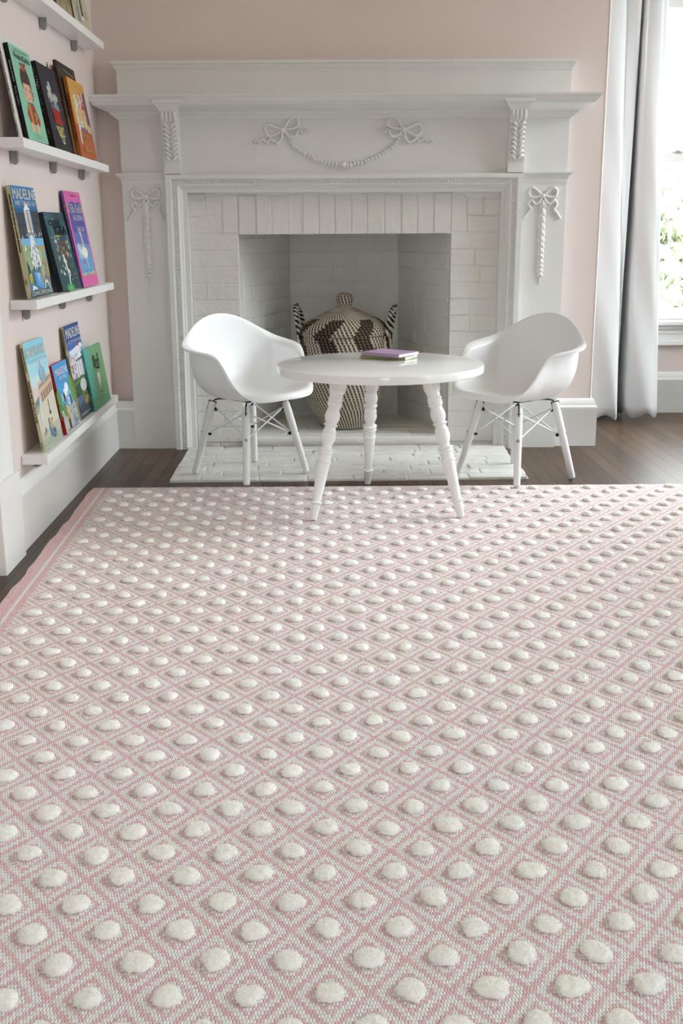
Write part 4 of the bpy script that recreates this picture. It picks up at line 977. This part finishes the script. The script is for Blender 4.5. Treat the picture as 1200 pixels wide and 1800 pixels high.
# ------------------------------------------------------------------ picture ledges on the left wall
def ledge(y0, y1, zl, zr, brackets, label, xf=-.826):
    t = empty('picture_ledge', (XW, y0, zl), 0, label, 'shelf', 'white picture ledges on the left wall')
    t.rotation_euler = (math.atan2(zr-zl, y1-y0), 0, 0)
    Ly = y1-y0; dx = xf-XW
    b = MB(); b.box(.001, dx, 0, Ly, -.027, 0); b.build('board', M['ledge_white'], t, bevel=.0012)
    for yb in brackets:
        b = MB(); yy = yb-y0
        pts = [(.001, -.027), (.001, -.052)]+[(.0125-.0115*math.cos(PI*k/8), -.052-.0125*math.sin(PI*k/8)) for k in range(1, 8)]+[(.024, -.052), (.024, -.027)]
        b.loft([[(x_, y_, z_) for x_, z_ in pts] for y_ in (yy-.006, yy+.006)])
        b.build('bracket', M['bracket_grey'], t, bevel=.002)
    return t
ledge(3.20, 4.36, .2645, .2742, (3.34, 3.80, 4.22), 'lowest white picture ledge, just above the baseboard')
ledge(3.21, 4.41, .7200, .7128, (3.34, 3.81, 4.25), 'white picture ledge holding three books, second from the floor')
ledge(3.20, 4.45, 1.1660, 1.1560, (3.343, 3.82, 4.263), 'white picture ledge holding six books, second from the top')
ledge(3.24, 4.492, 1.6020, 1.6060, (3.36, 3.812, 4.271), 'topmost white picture ledge, cut off by the picture edge')


# ------------------------------------------------------------------ rug
RO = Vector((-.0001, 1.141, 0)); RI = Vector((.0492, .0002, 0)); RJ = Vector((-.0011, .0626, 0))
def RP(i, j, z): 
    p = RO+RI*i+RJ*j; return Vector((p.x, p.y, z))
RZ = .0115
def top_j(i): return 43.22-.0152*(i+10)
I0, I1, J0 = -16.06, 36.2, -11.0
b = MB(); uvl = b.bm.loops.layers.uv.new('UVMap')
NI_, NJ_ = 53, 60
def gp(a, c):
    i = I0+(I1-I0)*a/NI_; j = J0+(top_j(i)-J0)*c/NJ_
    if a == 0: i += .045*math.sin(c*1.7)+.05*math.sin(c*.61+1)+.03*math.sin(c*3.9)
    if a == NI_: i += .08*math.sin(c*1.3)
    return i, j
G = [[gp(a, c) for c in range(NJ_+1)] for a in range(NI_+1)]
Vt = [[b.v(RP(i, j, RZ)) for i, j in col] for col in G]
for a in range(NI_):
    for c in range(NJ_):
        f = b.face([Vt[a][c], Vt[a+1][c], Vt[a+1][c+1], Vt[a][c+1]])
        for l, (x, y) in zip(f.loops, ((a,c),(a+1,c),(a+1,c+1),(a,c+1))): l[uvl].uv = G[x][y]
rim = [(a, 0) for a in range(NI_+1)]+[(NI_, c) for c in range(1, NJ_+1)]+[(a, NJ_) for a in range(NI_-1, -1, -1)]+[(0, c) for c in range(NJ_-1, 0, -1)]
low = [b.v(RP(G[a][c][0], G[a][c][1], .0005)) for a, c in rim]
for k in range(len(rim)):
    a, c = rim[k]; a2, c2 = rim[(k+1) % len(rim)]
    f = b.face([Vt[a][c], low[k], low[(k+1) % len(rim)], Vt[a2][c2]])
    for l, q in zip(f.loops, ((a,c),(a,c),(a2,c2),(a2,c2))): l[uvl].uv = G[q[0]][q[1]]
rug = b.build('rug', M['rug'], None, smooth=40)
tag(rug, 'large pink and cream woven rug with diamonds and raised white tufts', 'rug')
rnd = random.Random(5)
from mathutils import noise
def tuft_geo(seed, n, m):
    """one clipped wool tuft: a squat irregular dome; returns rings of points"""
    rr = random.Random(seed); a0 = rr.uniform(0, 6); e1, e2 = rr.uniform(-.12, .12), rr.uniform(-.08, .08)
    rings = []
    prof = [(.80,0), (1.0,.10), (1.06,.30), (1.03,.52), (.92,.74), (.72,.90), (.46,.985), (.2,1.0)]
    if m == 0: prof = [(.86,0), (1.05,.3), (.93,.75), (.5,1.0)]
    for r, z in prof:
        ring = []
        for i in range(n):
            th = 2*PI*i/n
            q = 1+e1*math.cos(2*th+a0)+e2*math.cos(3*th+a0*2)
            p = Vector((r*math.cos(th)*q, r*math.sin(th)*q, z))
            nv = noise.noise_vector(p*2.3+Vector((seed*3.1, 0, 0)))*.15+noise.noise_vector(p*7.0+Vector((0, seed*1.7, 0)))*(.075 if m else .05)
            p = p+Vector((nv.x, nv.y, nv.z*.9*(z > .05)))
            if m: p *= 1+rr.uniform(-.028, .028)
            ring.append(Vector((p.x*.0162, p.y*.0172, max(-.001, p.z*.0106))))
        rings.append(ring)
    return rings
def fibres(b, g, n, seed, off=Vector((0,0,0)), L0=.0026, wd=.00045):
    """short loose wool ends standing out of a tuft"""
    rr = random.Random(seed*7+1); m = len(g[0])
    for q in range(n):
        a = rr.randrange(len(g)-1); i = rr.randrange(m)
        p0, p1, p2 = g[a][i], g[a][(i+1) % m], g[a+1][i]
        u, v = rr.random(), rr.random()
        p = p0+(p1-p0)*u+(p2-p0)*v
        nr = (p1-p0).cross(p2-p0)
        if nr.length < 1e-12: continue
        nr.normalize()
        if nr.z < 0 and p.z > .004: nr = -nr
        d = (nr+Vector((rr.gauss(0,.55), rr.gauss(0,.55), rr.gauss(0,.45)))).normalized()
        side = d.cross(Vector((rr.gauss(0,1), rr.gauss(0,1), rr.gauss(0,1))))
        if side.length < 1e-6: continue
        side = side.normalized()*wd; l_ = L0*rr.uniform(.5, 1.2)
        p = p-d*.0006+off
        b.poly([p-side, p+side, p+d*l_+side*.6, p+d*l_-side*.6], 1)
def tuft_mesh(seed):
    b = MB(); g = tuft_geo(seed, 44, 1); b.loft(g, cap0=False); bmesh.ops.recalc_face_normals(b.bm, faces=b.bm.faces[:])
    fibres(b, g, 1500, seed, wd=.00038)
    me = bpy.data.meshes.new('tuft'); b.bm.to_mesh(me); b.bm.free(); me.materials.append(M['tuft']); me.materials.append(M['fibre']); me.shade_smooth(); return me
TM = [tuft_mesh(s) for s in range(10)]
cand = []
FEET = [(-.2915, 3.849), (.698, 3.782), (-.039, 3.362), (.4365, 3.378)]
MI = co.matrix_world.inverted()
for j in range(-11, 43):
    for i in range(-14, 36):
        if (i+j) % 2: continue
        if j > top_j(i)-.55: continue
        pf = RP(i, j, 0)
        if any((pf.x-fx)**2+(pf.y-fy)**2 < .037**2 for fx, fy in FEET): continue
        p = RP(i+rnd.uniform(-.07, .07), j+rnd.uniform(-.07, .07), RZ-.001)
        q = MI @ p; dep = -q.z
        if dep < .05: vis = False
        else:
            px, py = 600+1915*q.x/dep, 900-1915*q.y/dep
            vis = -60 < px < 1260 and py < 1850
        cand.append((dep, p, vis))
near = sorted([c for c in cand if c[2]], key=lambda c: c[0])
for dep, p, vis in near[:100]:
    o = bpy.data.objects.new('tuft', rnd.choice(TM)); COL.objects.link(o); o.parent = rug; o.location = p
    o.rotation_euler = (0, 0, rnd.uniform(0, 6.28)); s_ = rnd.uniform(.9, 1.1); o.scale = (s_, s_, rnd.uniform(.85, 1.1))
b = MB(); protos = [tuft_geo(s, 26, 1) for s in range(20, 34)]; lows = [tuft_geo(s, 12, 0) for s in range(40, 46)]
rest = near[100:]+[c for c in cand if not c[2]]
for dep, p, vis in rest:
    g = rnd.choice(protos if vis else lows); a = rnd.uniform(0, 6.28); ca, sa = math.cos(a), math.sin(a); s_ = rnd.uniform(.88, 1.08); h = rnd.uniform(.85, 1.1)
    b.loft([[(p.x+s_*(v.x*ca-v.y*sa), p.y+s_*(v.x*sa+v.y*ca), p.z+v.z*h) for v in r] for r in g], cap0=False)
    if vis: fibres(b, [[Vector((p.x+s_*(v.x*ca-v.y*sa), p.y+s_*(v.x*sa+v.y*ca), p.z+v.z*h)) for v in r] for r in g], 170 if dep < 2.4 else (90 if dep < 3.2 else 40), rnd.randrange(9999), L0=.0028, wd=.0006)
tf = b.build('tuft_field', [M['tuft'], M['fibre']], rug, smooth=180, recalc=False); tf['kind'] = 'stuff'

# ------------------------------------------------------------------ curtain at the far window
def curtain_path(t):
    """plan (u, d) of the folded cloth; t = 0 at the top, 1 at the floor"""
    top = [(1.965,.78),(1.985,.69),(2.03,.668),(2.085,.660),(2.120,.663),(2.140,.672),(2.150,.684),(2.160,.672),(2.19,.664),(2.215,.664),(2.224,.675),(2.2262,.84),(2.2312,.84),(2.234,.675),(2.250,.660),(2.275,.652),(2.295,.654),(2.306,.664),(2.330,.680),(2.345,.72)]
    bot = [(1.975,.78),(2.02,.70),(2.075,.665),(2.120,.655),(2.165,.645),(2.200,.648),(2.218,.665),(2.216,.69),(2.213,.71),(2.216,.72),(2.232,.80),(2.248,.83),(2.260,.75),(2.268,.71),(2.290,.685),(2.335,.672),(2.375,.672),(2.402,.685),(2.418,.705),(2.424,.75)]
    s = t**1.6
    return [(a[0]*(1-s)+c[0]*s, a[1]*(1-s)+c[1]*s) for a, c in zip(top, bot)]
b = MB(); rows = []
NZ = 46
for k in range(NZ+1):
    t = k/NZ; z = 2.55*(1-t)+.012*t
    P = smooth_path([(u, d, 0) for u, d in curtain_path(t)], 6)
    ring = []
    for i, p in enumerate(P):
        w_ = .010*math.sin(z*5+i*.12)*t+.006*math.sin(z*11+i*.3)*t*t
        zz = z
        if k == NZ: zz = .012+.012*math.sin(i*.35)+.01*(i/len(P))
        ring.append(b.v((p.x+w_*.4, p.y+w_, zz)))
    rows.append(ring)
for r1, r2 in zip(rows, rows[1:]):
    for i in range(len(r1)-1): b.face([r1[i], r1[i+1], r2[i+1], r2[i]])
cu = b.build('curtain', M['curtain'], None, smooth=180)
cu.location = O; cu.rotation_euler = (0,0,PSI)
md = cu.modifiers.new('Solidify', 'SOLIDIFY'); md.thickness = .0016
tag(cu, 'floor length white curtain hanging beside the bright window', 'curtain')

# ------------------------------------------------------------------ outdoors
b = MB(); b.box(-30, 80, 7, 120, -3.1, -3.0); o = b.build('ground', M['asphalt']); o['kind'] = 'structure'
def tree(x, y, z0, h, cr, cols, label, seed, n=2600):
    t = empty('tree', (x, y, z0), 0, label, 'tree', 'trees beyond the window')
    rr = random.Random(seed)
    b = MB(); b.tube([(0,0,0), (.05,.02,h*.3), (-.05,.05,h*.62)], [.16,.12,.05], 8); b.tube([(.04,.02,h*.35), (.5,.1,h*.6)], [.07,.03], 6); b.tube([(.04,.02,h*.32), (-.6,-.1,h*.58)], [.07,.03], 6)
    b.build('trunk', M['trunk'], t)
    b = MB(); blobs = [(rr.uniform(-.6,.6)*cr, rr.uniform(-.6,.6)*cr, h*.62+rr.uniform(-.26,.30)*h, cr*rr.uniform(.35,.6)) for q in range(9)]
    for k in range(n):
        bx, by, bz, br = rr.choice(blobs)
        v = Vector((rr.gauss(0,1), rr.gauss(0,1), rr.gauss(0,1))).normalized()*br*rr.uniform(.55, 1.0)
        p = Vector((bx, by, bz))+Vector((v.x, v.y, v.z*.8)); s_ = rr.uniform(.10, .20)
        a = Vector((rr.gauss(0,1), rr.gauss(0,1), rr.gauss(0,1))).normalized()*s_; c = a.cross(Vector((rr.gauss(0,1), rr.gauss(0,1), rr.gauss(0,1)))).normalized()*s_*.55
        col = lin(rr.choice(cols)); b.poly([p-a, p-c, p+a, p+c], 0, col)
    b.build('foliage', M['leaf'], t, recalc=False)
GR = [(168,184,152),(182,196,164),(152,172,144)]; GY = [(150,156,160),(138,146,152),(166,168,170)]; OR_ = [(180,186,164),(170,180,150),(194,192,172)]
tree(6.25, 19.5, -3.0, 5.0, 1.0, GR, 'pale green rounded tree seen through the window, nearer than the grey tree', 1)
tree(9.6, 31.0, -3.0, 6.2, 2.4, GY, 'greyish bare looking tree rising behind the green tree outside', 3, 1500)
tree(4.85, 15.4, -3.0, 4.6, .75, OR_, 'low yellowish tree in front of the green tree outside the window', 4, 1600)

# ------------------------------------------------------------------ light
w = bpy.data.worlds.new('World'); scene.world = w; w.use_nodes = True
nt = w.node_tree; bg = nt.nodes['Background']
# overcast sky: brighter overhead than at the horizon, dull below it
tc = N(nt, 'ShaderNodeTexCoord'); sx = N(nt, 'ShaderNodeSeparateXYZ'); L(nt, tc.outputs['Generated'], sx.inputs[0])
mr = N(nt, 'ShaderNodeMapRange', interpolation_type='SMOOTHSTEP'); L(nt, sx.outputs['Z'], mr.inputs['Value'])
mr.inputs['From Min'].default_value = EL0; mr.inputs['From Max'].default_value = EL1; mr.inputs['To Min'].default_value = SK0; mr.inputs['To Max'].default_value = SK1
bg.inputs['Color'].default_value = SKC+(1,); L(nt, mr.outputs['Result'], bg.inputs['Strength'])
def portal(name, loc, rot, sx_, sy_):
    l = bpy.data.lights.new(name, 'AREA'); l.shape = 'RECTANGLE'; l.size = sx_; l.size_y = sy_; l.cycles.is_portal = True
    o = bpy.data.objects.new(name, l); COL.objects.link(o); o.location = loc; o.rotation_euler = rot; return o
portal('window_portal', ((WF[0]+WF[1])/2, -1.87, (WF[2]+WF[3])/2), (-PI/2, 0, PI), WF[1]-WF[0], WF[3]-WF[2])
portal('window_portal', W(2.76, -DW-.13, 1.2), (PI/2, 0, PSI+PI), .92, 1.53)
for k, (y0, y1, z0, z1) in enumerate(WIN):
    portal('window_portal', (XR+.09, (y0+y1)/2, (z0+z1)/2), (0, PI/2, 0), z1-z0, y1-y0)
scene.view_settings.view_transform = 'Standard'; scene.view_settings.look = 'None'; scene.view_settings.gamma = 1; scene.view_settings.exposure = EXPO
scene.view_settings.use_curve_mapping = False
scene.cycles.max_bounces = 10; scene.cycles.diffuse_bounces = 6; scene.cycles.transparent_max_bounces = 12
